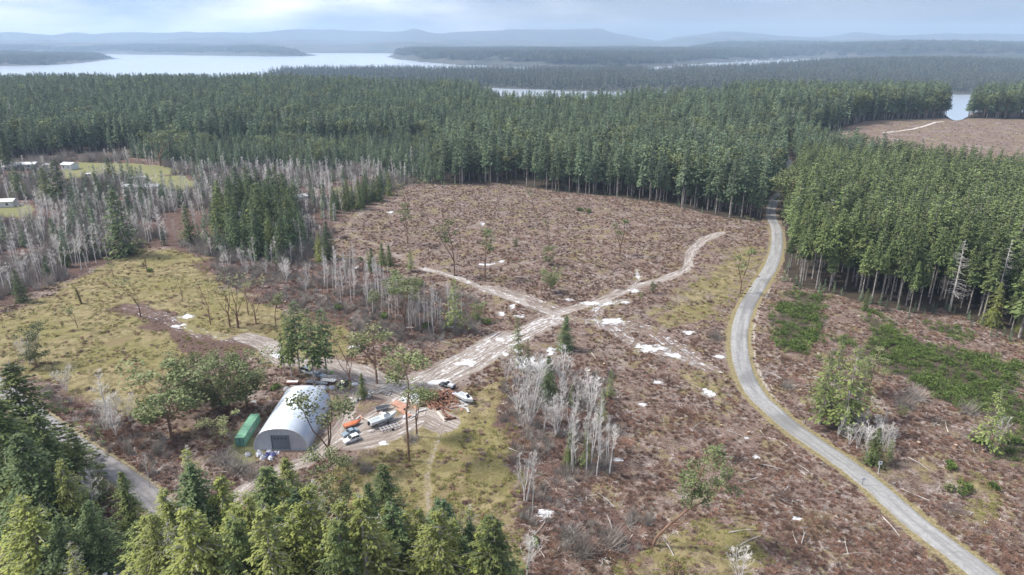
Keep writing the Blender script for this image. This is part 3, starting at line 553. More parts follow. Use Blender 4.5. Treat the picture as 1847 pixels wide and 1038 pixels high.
def bush(seed, n=260, r=1.0, h=.8, leaf=.3, wide=.35, lobes=5):
    q = np.random.default_rng(seed); C = np.stack([q.normal(0, .42, lobes)*r, q.normal(0, .42, lobes)*r, q.uniform(.25, .6, lobes)*h], -1); k = q.integers(0, lobes, n)
    u = q.normal(0, 1, (n, 3)); u /= np.linalg.norm(u, axis=1)[:, None]; p = C[k]+u*(q.random((n, 1))**.5)*np.array([r*.55, r*.55, h*.5])*q.uniform(.7, 1.1, (lobes, 1))[k]
    p[:, 2] = np.abs(p[:, 2]); A = np.arctan2(u[:, 1], u[:, 0])+q.normal(0, .8, n); s = leaf*q.uniform(.5, 1.3, n)
    return kites(p, A, s, s*wide, q.normal(-.35, .55, n), q.normal(0, .7, n), q)
def twigs(seed, n=46, r=.9, h=.9, flat=.5, thick=.035):
    q = np.random.default_rng(seed); p = np.stack([q.normal(0, .38, n)*r, q.normal(0, .38, n)*r, np.abs(q.normal(0, .15, n))*h], -1); a = q.random(n)*6.283; l = q.uniform(.35, 1.1, n)*r; up = q.uniform(-.1, 1.0, n)*(1-flat)*2*h
    e = p+np.stack([np.cos(a)*l, np.sin(a)*l, up], -1); e[:, 2] = np.maximum(e[:, 2], .03); return sticks(p, e, np.full(n, thick)*q.uniform(.6, 1.5, n), np.full(n, thick*.3))

# ------------------------------------------------------------------ scatters that nobody could count: points that carry copies of a few meshes
def scatter(name, x, y, protos, s, sz=None, idx=None, rot=None, dz=0., label=None, z=None, rs=1):
    q = np.random.default_rng(rs); n = len(x); z = height(x, y)+dz if z is None else z
    me = bpy.data.meshes.new(name); me.vertices.add(n); me.vertices.foreach_set('co', np.stack([x, y, z], -1).astype(np.float32).ravel())
    idx = q.integers(0, len(protos), n) if idx is None else idx; rot = q.random(n)*6.283 if rot is None else rot; sc = np.stack([s, s, s if sz is None else sz], -1)
    me.attributes.new('pick', 'INT', 'POINT').data.foreach_set('value', idx.astype(np.int32)); me.attributes.new('turn', 'FLOAT', 'POINT').data.foreach_set('value', rot.astype(np.float32)); me.attributes.new('size', 'FLOAT_VECTOR', 'POINT').data.foreach_set('vector', sc.astype(np.float32).ravel())
    col = bpy.data.collections.new(name+'_kinds')
    for i, p in enumerate(protos): col.objects.link(bpy.data.objects.new('%s_kind_%02d' % (name, i), p))
    g = bpy.data.node_groups.new(name, 'GeometryNodeTree'); g.interface.new_socket('Geometry', in_out='INPUT', socket_type='NodeSocketGeometry'); g.interface.new_socket('Geometry', in_out='OUTPUT', socket_type='NodeSocketGeometry')
    n_ = g.nodes.new; a = n_('NodeGroupInput'); b = n_('NodeGroupOutput'); iop = n_('GeometryNodeInstanceOnPoints'); ci = n_('GeometryNodeCollectionInfo'); ci.inputs[0].default_value = col; ci.inputs[1].default_value = True; ci.inputs[2].default_value = True
    def na(nm, ty): k = n_('GeometryNodeInputNamedAttribute'); k.data_type = ty; k.inputs[0].default_value = nm; return k.outputs[0]
    cx = n_('ShaderNodeCombineXYZ'); g.links.new(na('turn', 'FLOAT'), cx.inputs[2]); iop.inputs['Pick Instance'].default_value = True
    g.links.new(a.outputs[0], iop.inputs['Points']); g.links.new(ci.outputs[0], iop.inputs['Instance']); g.links.new(na('pick', 'INT'), iop.inputs['Instance Index']); g.links.new(cx.outputs[0], iop.inputs['Rotation']); g.links.new(na('size', 'FLOAT_VECTOR'), iop.inputs['Scale']); g.links.new(iop.outputs[0], b.inputs[0])
    o = obj(name, me, kind='stuff'); md = o.modifiers.new('scatter', 'NODES'); md.node_group = g; return o
def one(name, tk, cr, mt, mc): V, F = join(tk, cr); return mesh_np(name, V, [F], [mt, mc], np.r_[np.zeros(len(tk[1])), np.ones(len(cr[1]))])
def two(name, tk, cr, mt, mc, n2='crown'): return (mesh_np(name+'_trunk', tk[0], [tk[1]], [mt]), mesh_np(name+'_'+n2, cr[0], [cr[1]], [mc]))
def conf(tag_, seed, mc, **k):
    bk = k.pop('bark', 'fir_bark'); tk, cr = conifer(seed, **k); return two(tag_, tk, cr, M[bk], mc)
HT = {}
KIND = {}
KIND['near'] = [conf('near_fir', 100+i, M['fir'], H=25, rad=7.0, start=.03, nwh=46, nbr=10, nsp=18, spray=.68, sparse=.14, shape=.82, gap=.45, droop=.5) for i in range(3)]
KIND['yellow'] = [conf('yellow_fir', 120+i, M['fir_yellow'], H=25, rad=7.0, start=.03, nwh=46, nbr=10, nsp=17, spray=.68, sparse=.18, shape=.82, gap=.45, droop=.6, bark='lichen_wood') for i in range(3)]
KIND['thin'] = [conf('thin_fir', 140+i, M['fir_sapling'], H=15, rad=2.5, start=.16, nwh=36, nbr=7, nsp=8, spray=.46, sparse=.35, droop=.3) for i in range(3)]
KIND['yard'] = [conf('yard_fir', 150+i, M['fir'], H=18, rad=2.8, start=.34, nwh=36, nbr=6, nsp=9, spray=.7, shape=.4, sparse=.36, gap=.5, droop=.5) for i in range(3)]
KIND['edge'] = [conf('edge_fir', 160+i, M['fir_stand'], H=28, rad=3.2, start=.46+.045*i, nwh=38, nbr=7, nsp=8, spray=.85) for i in range(4)]
KIND['stand'] = [conf('stand_fir', 180+i, M['fir_stand'], H=28, rad=3.7, start=.30, nwh=36, nbr=7, nsp=7, spray=.85, shape=.9) for i in range(4)]
KIND['leftfir'] = [conf('side_fir', 200+i, M['fir'], H=20, rad=4.6, start=.06, nwh=36, nbr=7, nsp=7, spray=.95) for i in range(4)]
def farfir(seed, mc, H=28, rad=3.9, start=.28, nwh=22, nbr=6, nsp=4, spray=1.35): tk, cr = conifer(seed, H, rad, start, nwh, nbr, nsp, spray, wide=.24, shape=.74, gap=.3); return one('wood_fir', tk, cr, M['fir_bark'], mc)
# ------------------------------------------------------------------ woods
def jgrid(pg, sp, box=None, jit=.42, q=rng):
    x0, y0 = pg.min(0); x1, y1 = pg.max(0)
    if box: x0, x1, y0, y1 = max(x0, box[0]), min(x1, box[1]), max(y0, box[2]), min(y1, box[3])
    gx, gy = np.meshgrid(np.arange(x0, x1, sp), np.arange(y0, y1, sp*.9)); gx = gx+(np.arange(gx.shape[0]) % 2)[:, None]*sp*.5
    x = (gx+q.uniform(-jit, jit, gx.shape)*sp).ravel(); y = (gy+q.uniform(-jit, jit, gy.shape)*sp).ravel(); k = inside(pg, x, y); return x[k], y[k]
def fov(x, y, m=.82, add=25): return np.abs(x) < y*m+add
def droad(x, y): return polydist(ROAD, x, y, 9)[0]
fx, fy = jgrid(PW_MAIN, 6.6, (-1500, 900, 400, 1700)); k = fov(fx, fy) & (fy < np.interp(fx/fy, FE_U, FE_Y)+60) & (droad(fx, fy) > 5.5) & ~inside(P_CLEAR, fx, fy); fx, fy = fx[k], fy[k]
gx_, gy_ = jgrid(PW_RIGHT, 5.7, (-100, 1100, 150, 1300)); k = fov(gx_, gy_) & (gy_ < np.interp(gx_/gy_, FE_U, FE_Y)+60) & (droad(gx_, gy_) > 5.5) & ~inside(P_CLEAR, gx_, gy_); gx_, gy_ = gx_[k], gy_[k]
wx = np.r_[fx, gx_]; wy = np.r_[fy, gy_]; inr = np.r_[np.zeros(len(fx), bool), np.ones(len(gx_), bool)]
# thin the distance, leave small openings
keep = (rng.random(len(wx)) < .9) & (rng.random(len(wx)) < np.interp(np.hypot(wx, wy), [0, 600, 900, 1600], [1, 1, .8, .6])) & (fbm(wx/55, wy/55, 3) > np.where(inr, .20, .22)); keep &= ~((wx/wy > .620) & (wx/wy < .652) & (wy > 740)); wx, wy, inr = wx[keep], wy[keep], inr[keep]
hgt = 32.5*(.55+.55*rng.random(len(wx))**.7)*(.85+.35*fbm(wx/120, wy/120, 3)); young = (~inr) & (wx/wy < -.10) & (wx/wy > -.60) & (wy < 640+100*fbm(wx/60, wy/60)); hgt[young] *= .62; hgt[inr & (wy < 430)] *= 1.08
hgt[inr & (wy > 780)] *= 1.22; far_r = inr & (wx/wy > .40) & (wy > 290) & (wy < 700); hgt[far_r] *= .78
print('wood trees', len(wx), 'young', young.sum())
dist = np.hypot(wx, wy)
# those that show largest: the front ranks of the stand right of the road, then the rank along the far side of the clearing
front = (polydist(np.array([GZ(*q, 0)[:2] for q in [(1413, 400), (1412, 485), (1432, 518), (1500, 530), (1560, 548), (1660, 570), (1700, 556), (1775, 590), (1852, 618)]]), wx, wy, 16)[0] < 16) & inr
ra = np.nonzero(inr & fov(wx, wy, .74, 4))[0]; ra = ra[np.argsort(dist[ra]-40*front[ra])][:70]
edge2 = polydist(np.array([GZ(*q, 0)[:2] for q in [(745, 330), (800, 334), (900, 331), (1010, 346), (1100, 353), (1200, 367), (1300, 391), (1374, 401)]]), wx, wy, 10)[0] < 8
rb = np.nonzero(edge2 & ~inr)[0]; rb = rb[np.argsort(dist[rb])][:36]
own = np.zeros(len(wx), bool); own[ra] = True; own[rb] = True
def tree(name, kind, label, cat, x, y, z, h, group=None, v=None, wid=1., rz=None, parts=('trunk', 'crown'), lean=None):
    pr = KIND[kind]; tm, cm = pr[random.randrange(len(pr)) if v is None else v % len(pr)]; H0 = HT.get(kind) or max(a.co.z for a in tm.vertices); HT[kind] = H0; s = h/H0
    o = thing(name, label, cat, (x, y, z), random.random()*6.28 if rz is None else rz, group, (s*wid, s*wid, s))
    if lean: o.rotation_euler = (lean[0], lean[1], o.rotation_euler[2])
    obj(parts[0], tm, o); obj(parts[1], cm, o); return o
for i in ra: tree('fir_tree', 'edge' if front[i] else 'stand', 'tall green fir in the dense stand on the right of the paved road', 'fir tree', wx[i], wy[i], float(height(wx[i], wy[i])), hgt[i], 'firs of the stand right of the road', wid=random.uniform(.85, 1.15))
KIND['wall'] = [conf('wall_fir', 240+i, M['fir_far'], H=28, rad=3.3, start=.42, nwh=30, nbr=6, nsp=5, spray=1.15) for i in range(4)]
for i in rb: tree('fir_tree', 'wall', 'tall fir with a pale bare lower trunk along the far edge of the brown clearing', 'fir tree', wx[i], wy[i], float(height(wx[i], wy[i])), hgt[i]*1.02, 'firs along the far edge of the clearing', wid=random.uniform(.85, 1.1))
far_p = [farfir(300+i, M['fir_far']) for i in range(5)]+[farfir(310+i, M['fir_stand']) for i in range(3)]+[farfir(320+i, M['fir_far'], start=.1, rad=4.4, H=26) for i in range(3)]+[one('wood_round', *madrone(340+i, 24, 3, 20, 70, .6, .25, .95, csz=.11), M['mad_bark'], M['mad_leaf']) for i in range(2)]+[one('wood_bare', *alder(345, 22, .3, .35, 12, twig=3), M['alder_bark'], M['alder_twig']), one('wood_dead', *snag(346, 28, 3.0), M['dead_wood'], M['dead_wood'])]
r = np.nonzero(~own)[0]; q = rng.random(len(r)); idx = np.where(inr[r] & (dist[r] < 620), rng.integers(5, 8, len(r)), rng.integers(0, 5, len(r))); idx = np.where(young[r], rng.integers(8, 11, len(r)), idx); odd = (rng.random(len(r)) < .05+.12*(fbm(wx[r]/45+8, wy[r]/45, 3) > .62)); idx = np.where(odd, rng.choice([11, 12, 13, 14], len(r), p=[.4, .3, .18, .12]), idx)
s = hgt[r]/28
s2 = s*rng.uniform(.8, 1.3, len(r))
lx, ly = jgrid(P_WOODL, 11.5, (-460, 60, 215, 520)); k = fov(lx, ly) & (fbm(lx/40+3, ly/40, 3) > .48) & (gmask(lx, ly, m2)[:, 3] < .3) & (gmask(lx, ly, m1)[:, 0] < .3); lx, ly = lx[k], ly[k]; ls = rng.uniform(.3, .72, len(lx))
ed = spline([GZ(*q_, 0)[:2] for q_ in [(1418, 480), (1432, 520), (1500, 533), (1560, 551), (1660, 573), (1700, 562), (1775, 596), (1852, 624)]], 1.2); ed2 = spline([GZ(*q_, 0)[:2] for q_ in [(745, 331), (800, 335), (900, 332), (1010, 347), (1100, 354), (1200, 368), (1300, 392)]], 2.5); ed = np.r_[ed, ed2]; ed = ed[rng.random(len(ed)) < .5]
lx = np.r_[lx, ed[:, 0]+rng.normal(0, 2.2, len(ed))]; ly = np.r_[ly, ed[:, 1]+rng.normal(1, 2.2, len(ed))]; ls = np.r_[ls, rng.uniform(.06, .22, len(ed))]
k = droad(lx, ly) > 6; lx, ly, ls = lx[k], ly[k], ls[k]
scatter('forest', np.r_[wx[r], lx], np.r_[wy[r], ly], far_p, np.r_[s2, ls], np.r_[s, ls*rng.uniform(.85, 1.1, len(lx))], np.r_[idx, rng.integers(8, 11, len(lx))], rs=2)
# woods on the far shores: the nearer one tree by tree, the others in patches
tiny = [farfir(330+i, M['fir_dist'], 24, 4.6, .1, 8, 5, 2, 3.4) for i in range(4)]
def clump(seed):
    q = np.random.default_rng(seed); o = []
    for i in range(9):
        x, y = q.uniform(-13, 13, 2); tk, cr = conifer(seed*10+i, 24*q.uniform(.7, 1.15), 5.0, .06, 6, 5, 2, 4.6, wide=.3); v = cr[0].copy(); v[:, 0] += x; v[:, 1] += y; o.append((v, cr[1]))
    V, F = join(*o); return mesh_np('wood_patch', V, [F], [M['fir_dist']])
patch = [clump(50+i) for i in range(4)]
for n_, ((pg, (gx, gy, ZZ, ins)), sc, sp) in enumerate(SH):
    x, y = jgrid(pg, sp); k = fov(x, y, .80, 60) & (fbm(x/160, y/160, 3) > .3); x, y = x[k], y[k]
    ix = np.clip(np.searchsorted(gx, x), 0, len(gx)-1); iy = np.clip(np.searchsorted(gy, y), 0, len(gy)-1); k = ins[iy, ix] > .35; x, y, ix, iy = x[k], y[k], ix[k], iy[k]
    s = sc*rng.uniform(.7, 1.2, len(x)); print('shore', n_, len(x))
    scatter('far_forest', x, y, tiny if n_ == 0 else patch, s, s*rng.uniform(.8, 1.2, len(x)), z=ZZ[iy, ix]-1.0, rs=5+n_)
# ------------------------------------------------------------------ single trees, placed by where they stand and how high they reach
KIND['snag'] = [two('snag', *snag(400+i, 22, 3.0), M['dead_wood'], M['dead_wood'], 'limbs') for i in range(2)]
KIND['lichen'] = []
for i in range(3):
    (tk, cr), (st, sl_) = conifer(410+i, 25, 3.1, .05, 46, 7, 8, .62, sparse=.5), snag(410+i, 25.5, 3.9, 1.25, .16); tk2 = join(st, sl_); KIND['lichen'].append((mesh_np('lichen_fir_trunk', tk2[0], [tk2[1]], [M['lichen_wood']]), mesh_np('lichen_fir_crown', cr[0], [cr[1]], [M['fir_yellow']])))
KIND['alder'] = [two('alder', *alder(420+i, 15, .30, .38, 14), M['alder_bark'], M['alder_twig'], 'branches') for i in range(6)]
KIND['alder_multi'] = [two('alder_multi', *alder(430+i, 11, .5, .22, 9, 4, 3, .10, .7), M['alder_bark'], M['alder_twig'], 'branches') for i in range(4)]
KIND['madrone'] = [two('madrone', *madrone(440+i, 12, 3, 15, 110), M['mad_bark'], M['mad_leaf']) for i in range(4)]
KIND['madrone_full'] = [two('madrone_full', *madrone(450+i, 11, 4, 34, 130, .95, .34, .34, csz=.11, reach=.27), M['mad_bark'], M['mad_leaf']) for i in range(3)]
KIND['madrone_pale'] = [two('madrone_pale', *madrone(460+i, 12, 2, 12, 130, .5, .14, csz=.10), M['mad_bark'], M['mad_pale']) for i in range(3)]
KIND['madrone_bare'] = [two('madrone_bare', *madrone(470+i, 12, 4, 11, 30, .35, .22, .3, csz=.09), M['mad_bark'], M['mad_pale']) for i in range(4)]
KIND['madrone_lone'] = [two('madrone_lone', *madrone(480+i, 13, 2, 10, 60, .45, .12, .40, csz=.075, reach=.15), M['mad_bark'], M['mad_leaf']) for i in range(4)]
KIND['madrone_tall'] = [two('madrone_tall', *madrone(490+i, 18, 1, 13, 95, .38, .05, .36, csz=.07, reach=.2), M['mad_bark'], M['mad_leaf']) for i in range(2)]
HT.update(madrone=12, madrone_full=11, madrone_pale=12, madrone_bare=12, madrone_lone=13, madrone_tall=18, alder=15, alder_multi=11, snag=22)
def T(kind, bx, by, ty, label, name='fir_tree', cat='fir tree', group=None, wid=1., v=None, lean=None, rz=None, parts=('trunk', 'crown')):
    x, y, z = G(bx, by); d = ray(bx, ty); h = CAMH+d[2]*(y/d[1])-z
    return tree(name, kind, label, cat, x, y, z, max(h, 1.5), group, v, wid, rz, parts, lean)
def TT(kind, px, py, y, label, name='fir_tree', cat='fir tree', group=None, wid=1., v=None, parts=('trunk', 'crown')):
    d = ray(px, py); t = y/d[1]; x = d[0]*t; z = float(height(x, y)); return tree(name, kind, label, cat, x, y, z, CAMH+d[2]*t-z, group, v, wid, None, parts)
AL = ('trunk', 'branches'); SN = ('trunk', 'limbs')
# the rank of big firs along the bottom of the picture
for a in [
 ('near', 14, 650, 150, 'tall dark fir beside the grey lane, at the left border of the picture', 1.15), ('near', 62, 742, 139, 'dark fir close below the upper end of the grey lane', 1.1), ('near', -20, 700, 138, 'dark fir cut by the left border below the lane', 1.2),
 ('near', 28, 775, 127, 'dark green fir in front of the fir beside the grey lane', 1.15), ('near', 128, 770, 142, 'slim dark fir whose tip overlaps the grey lane', .8), ('near', 85, 830, 126, 'dark bushy fir below the middle of the grey lane', 1.1),
 ('yellow', 40, 895, 110, 'yellow green fir in the bottom left corner', 1.25), ('lichen', 122, 975, 102, 'lichen grey fir with pale limbs near the bottom left corner', 1.0), ('near', 216, 848, 128, 'small dark fir standing at the edge of the grey lane', .75),
 ('near', 150, 905, 112, 'dark green fir between the lichen grey fir and the grey lane', 1.0), ('near', 95, 930, 108, 'low dark green fir behind the yellow green corner fir', 1.0),
 ('near', 338, 838, 116, 'largest dark blue green fir in the row below the barn', 1.15), ('lichen', 332, 800, 124, 'pale limbed fir rising behind the largest dark fir', 1.0), ('yellow', 292, 880, 112, 'yellow green fir left of the largest dark fir', 1.0), ('yellow', 262, 925, 105, 'low yellow green fir beside the grey house roof', 1.1),
 ('yellow', 395, 855, 117, 'yellow green fir right of the largest dark fir', 1.0), ('yellow', 425, 905, 107, 'broad yellow green fir below the rusty bank', 1.15), ('near', 478, 838, 121, 'full olive green fir in front of the barn door', 1.2), ('yellow', 512, 822, 127, 'light green fir whose tip reaches the barn yard', .95),
 ('lichen', 558, 862, 111, 'lichen grey fir below the track from the barn', 1.15), ('yellow', 588, 935, 101, 'yellow fir right of the lichen grey fir below the track', 1.05), ('near', 665, 868, 122, 'dark green fir left of the pointed green fir', .8), ('near', 692, 835, 127, 'pointed bright green fir on the grass slope', .95),
 ('lichen', 660, 915, 108, 'thin lichen grey fir below the pointed green fir', .8), ('snag', 686, 925, 103, 'bleached dead fir with bare curved limbs in the bottom row', 1.1), ('yellow', 728, 920, 107, 'yellow green fir right of the bleached dead fir', .95), ('yellow', 768, 965, 99, 'low bright yellow fir at the bottom border', 1.2),
 ('near', 800, 905, 111, 'green fir left of the pale limbed fir at the right end of the bottom row', 1.0), ('lichen', 845, 905, 107, 'fir with pale limbs in front at the right end of the bottom row', 1.0), ('near', 882, 925, 106, 'last dark fir at the right end of the bottom row', .95), ('yellow', 628, 960, 98, 'small yellow fir between two lichen grey firs at the bottom', 1.0),
 ('yellow', 480, 935, 100, 'yellow green fir in front of the full olive fir', 1.1), ('yellow', 330, 965, 97, 'yellow fir at the foot of the largest dark fir', 1.2), ('lichen', 300, 940, 101, 'lichen fir with yellow sprays beside the dark fir foot', .9), ('near', 545, 965, 97, 'green fir at the bottom border under the lichen grey fir', 1.0), ('near', 825, 960, 99, 'dark low fir at the bottom border near the last fir', 1.1)]:
    k, px, py, y, lb, w = a; TT(k, px, py, y*.93, lb, wid=w*(1.35 if k in ('lichen', 'snag') else 1.42), name='dead_tree' if k == 'snag' else 'fir_tree', cat='dead tree' if k == 'snag' else 'fir tree', parts=SN if k == 'snag' else ('trunk', 'crown'))
q = np.random.default_rng(78)
for i in range(34):
    px = 250+i*19.6+q.normal(0, 8); y = q.uniform(84, 104); py = q.uniform(880, 990)-(18 if 280 < px < 620 else 0); TT(['near', 'yellow', 'yellow'][i % 3], px, py, y, 'green fir crowded into the row of firs along the bottom of the picture', wid=q.uniform(1.0, 1.4), group='crowded firs of the bottom row')
for i in range(12):
    TT(['near', 'near', 'yellow'][i % 3], q.uniform(-40, 125), q.uniform(790, 960), q.uniform(100, 122), 'green fir crowded below the grey lane in the bottom left', wid=q.uniform(.9, 1.2), group='crowded firs below the lane')
# trees round the barn and its yard
for a in [
 ('yard', 527, 690, 562, 'yard fir on the left of the clump behind the barn', .85), ('yard', 541, 672, 540, 'tallest yard fir of the clump behind the barn', 1.15), ('yard', 568, 700, 552, 'bare stemmed yard fir in the middle of the clump behind the barn', 1.0), ('yard', 590, 682, 553, 'broad yard fir on the right of the clump behind the barn', 1.1), ('yard', 514, 678, 600, 'short yard fir at the left foot of the clump', .7),
 ('near', 655, 718, 672, 'small green fir on the rubble island beside the track', .95), ('near', 592, 468, 398, 'dark pointed fir at the left edge of the brown clearing', 1.0), ('yellow', 578, 474, 420, 'light green fir beside the dark pointed fir at the clearing edge', 1.0),
 ('thin', 934, 668, 570, 'slender light green fir in front of the muddy junction', 1.0), ('thin', 952, 670, 610, 'small light fir right beside the slender fir', .8), ('near', 1020, 632, 568, 'lone dark green fir below the muddy junction', 1.25), ('near', 988, 718, 640, 'green fir beside the long white puddle', 1.05), ('thin', 1030, 738, 690, 'yellowish little fir in the middle of the bare thicket', .9),
 ('thin', 1100, 720, 664, 'thin green fir at the right of the bare thicket', .9), ('thin', 1085, 770, 700, 'half bare fir among the pale stems of the thicket', 1.0), ('near', 1028, 838, 770, 'dark young fir at the foot of the pale stems', .8), ('thin', 1056, 845, 765, 'dull green young fir behind the pale stems', .8),
 ('thin', 1478, 765, 625, 'tall light green fir of the clump beside the paved road', 1.3), ('thin', 1497, 752, 612, 'fir with a tall crown behind the clump beside the paved road', 1.2), ('thin', 1520, 782, 622, 'bare stemmed fir on the right of the roadside clump', 1.2), ('thin', 1545, 760, 640, 'loose pale fir behind the roadside clump', 1.2), ('near', 1526, 778, 718, 'low dark fir at the foot of the roadside clump', .9),
 ('thin', 1778, 812, 692, 'tall thin fir standing alone in the green broom', 1.2), ('near', 1572, 838, 770, 'bushy young fir behind the white road sign', 1.1), ('thin', 1602, 832, 790, 'small green fir right of the bushy young fir', 1.2),
 ('yellow', 1788, 588, 508, 'yellowish fir in front of the dense stand', .9), ('snag', 1712, 562, 432, 'bleached bare fir at the gap in the dense stand', 1.25), ('snag', 1697, 540, 450, 'slim bleached trunk left of the bleached bare fir', .6), ('near', 1560, 560, 520, 'little fir at the foot of the dense stand', .9), ('yellow', 1838, 600, 560, 'small light fir at the right border before the stand', 1.0),
 ('leftfir', 226, 462, 340, 'tall dark fir standing alone among the bare alders', 1.15), ('leftfir', 345, 440, 368, 'dark broad fir at the top corner of the meadow', 1.1), ('leftfir', 112, 368, 285, 'big dark fir beside the far houses', 1.25), ('leftfir', 88, 366, 300, 'dark fir left of the big fir beside the far houses', 1.1), ('leftfir', 178, 358, 310, 'slim dark fir between the far houses and the meadow', .9), ('leftfir', 200, 322, 283, 'round fir on the far green lawn', 1.3), ('leftfir', 222, 323, 290, 'dark fir right of the round fir on the far lawn', 1.1), ('leftfir', 36, 358, 305, 'olive fir in the bare woods below the far houses', 1.4), ('leftfir', 15, 305, 250, 'big fir at the left border near the far houses', 1.3),
 ('leftfir', 62, 425, 385, 'small dark fir in the bare woods near the left border', .8), ('leftfir', 100, 440, 395, 'small dark fir deep in the bare alders', .8), ('leftfir', 176, 462, 415, 'young green fir at the upper edge of the meadow', .9), ('leftfir', 118, 482, 432, 'bright young fir among alders at the left of the meadow', 1.0), ('leftfir', 145, 470, 425, 'pair fir beside the bright young fir', .9), ('leftfir', 88, 500, 460, 'low green fir in the alders above the meadow', 1.0), ('leftfir', 40, 545, 485, 'low dark fir at the left border above the meadow', 1.0), ('leftfir', 198, 450, 418, 'dark green young fir left of the tall fir among alders', 1.1),
 ('near', 690, 478, 438, 'green young fir left of the pair in the clearing thicket', 1.1), ('near', 672, 490, 446, 'outer left young fir above the white stems', 1.1), ('near', 703, 480, 440, 'right young fir of the group above the white stems', 1.0), ('thin', 742, 490, 448, 'single small fir at the near edge of the brown clearing', 1.3), ('thin', 822, 600, 500, 'light green small fir beside the track branch', 1.2), ('thin', 664, 478, 452, 'faint green sapling beside the young firs', 1.2), ('snag', 546, 470, 398, 'grey dead fir beside the dark pointed fir', .7)]:
    k, bx, by, ty, lb, w = a; T(k, bx, by, ty, lb, wid=w, name='dead_tree' if k == 'snag' else 'fir_tree', cat='dead tree' if k == 'snag' else 'fir tree', parts=SN if k == 'snag' else ('trunk', 'crown'))
q = np.random.default_rng(77); pgc = poly([(395, 395), (450, 365), (520, 370), (545, 415), (560, 455), (520, 478), (440, 470), (400, 440)])
xs, ys_ = jgrid(pgc, 9.5, q=q)
for x, y in zip(xs, ys_): tree('fir_tree', 'leftfir', 'dark fir of the tight grove between the meadow and the brown clearing', 'fir tree', x, y, float(height(x, y)), q.uniform(18, 27), 'firs of the grove above the meadow', wid=q.uniform(.9, 1.25))
pgc = poly([(590, 380), (650, 360), (705, 345), (712, 352), (660, 375), (600, 392)]); xs, ys_ = jgrid(pgc, 7, q=q)
for x, y in zip(xs, ys_): tree('fir_tree', 'leftfir', 'young fir in the strip along the upper left edge of the brown clearing', 'fir tree', x, y, float(height(x, y)), q.uniform(11, 19), 'young firs along the clearing', wid=q.uniform(.7, 1.))
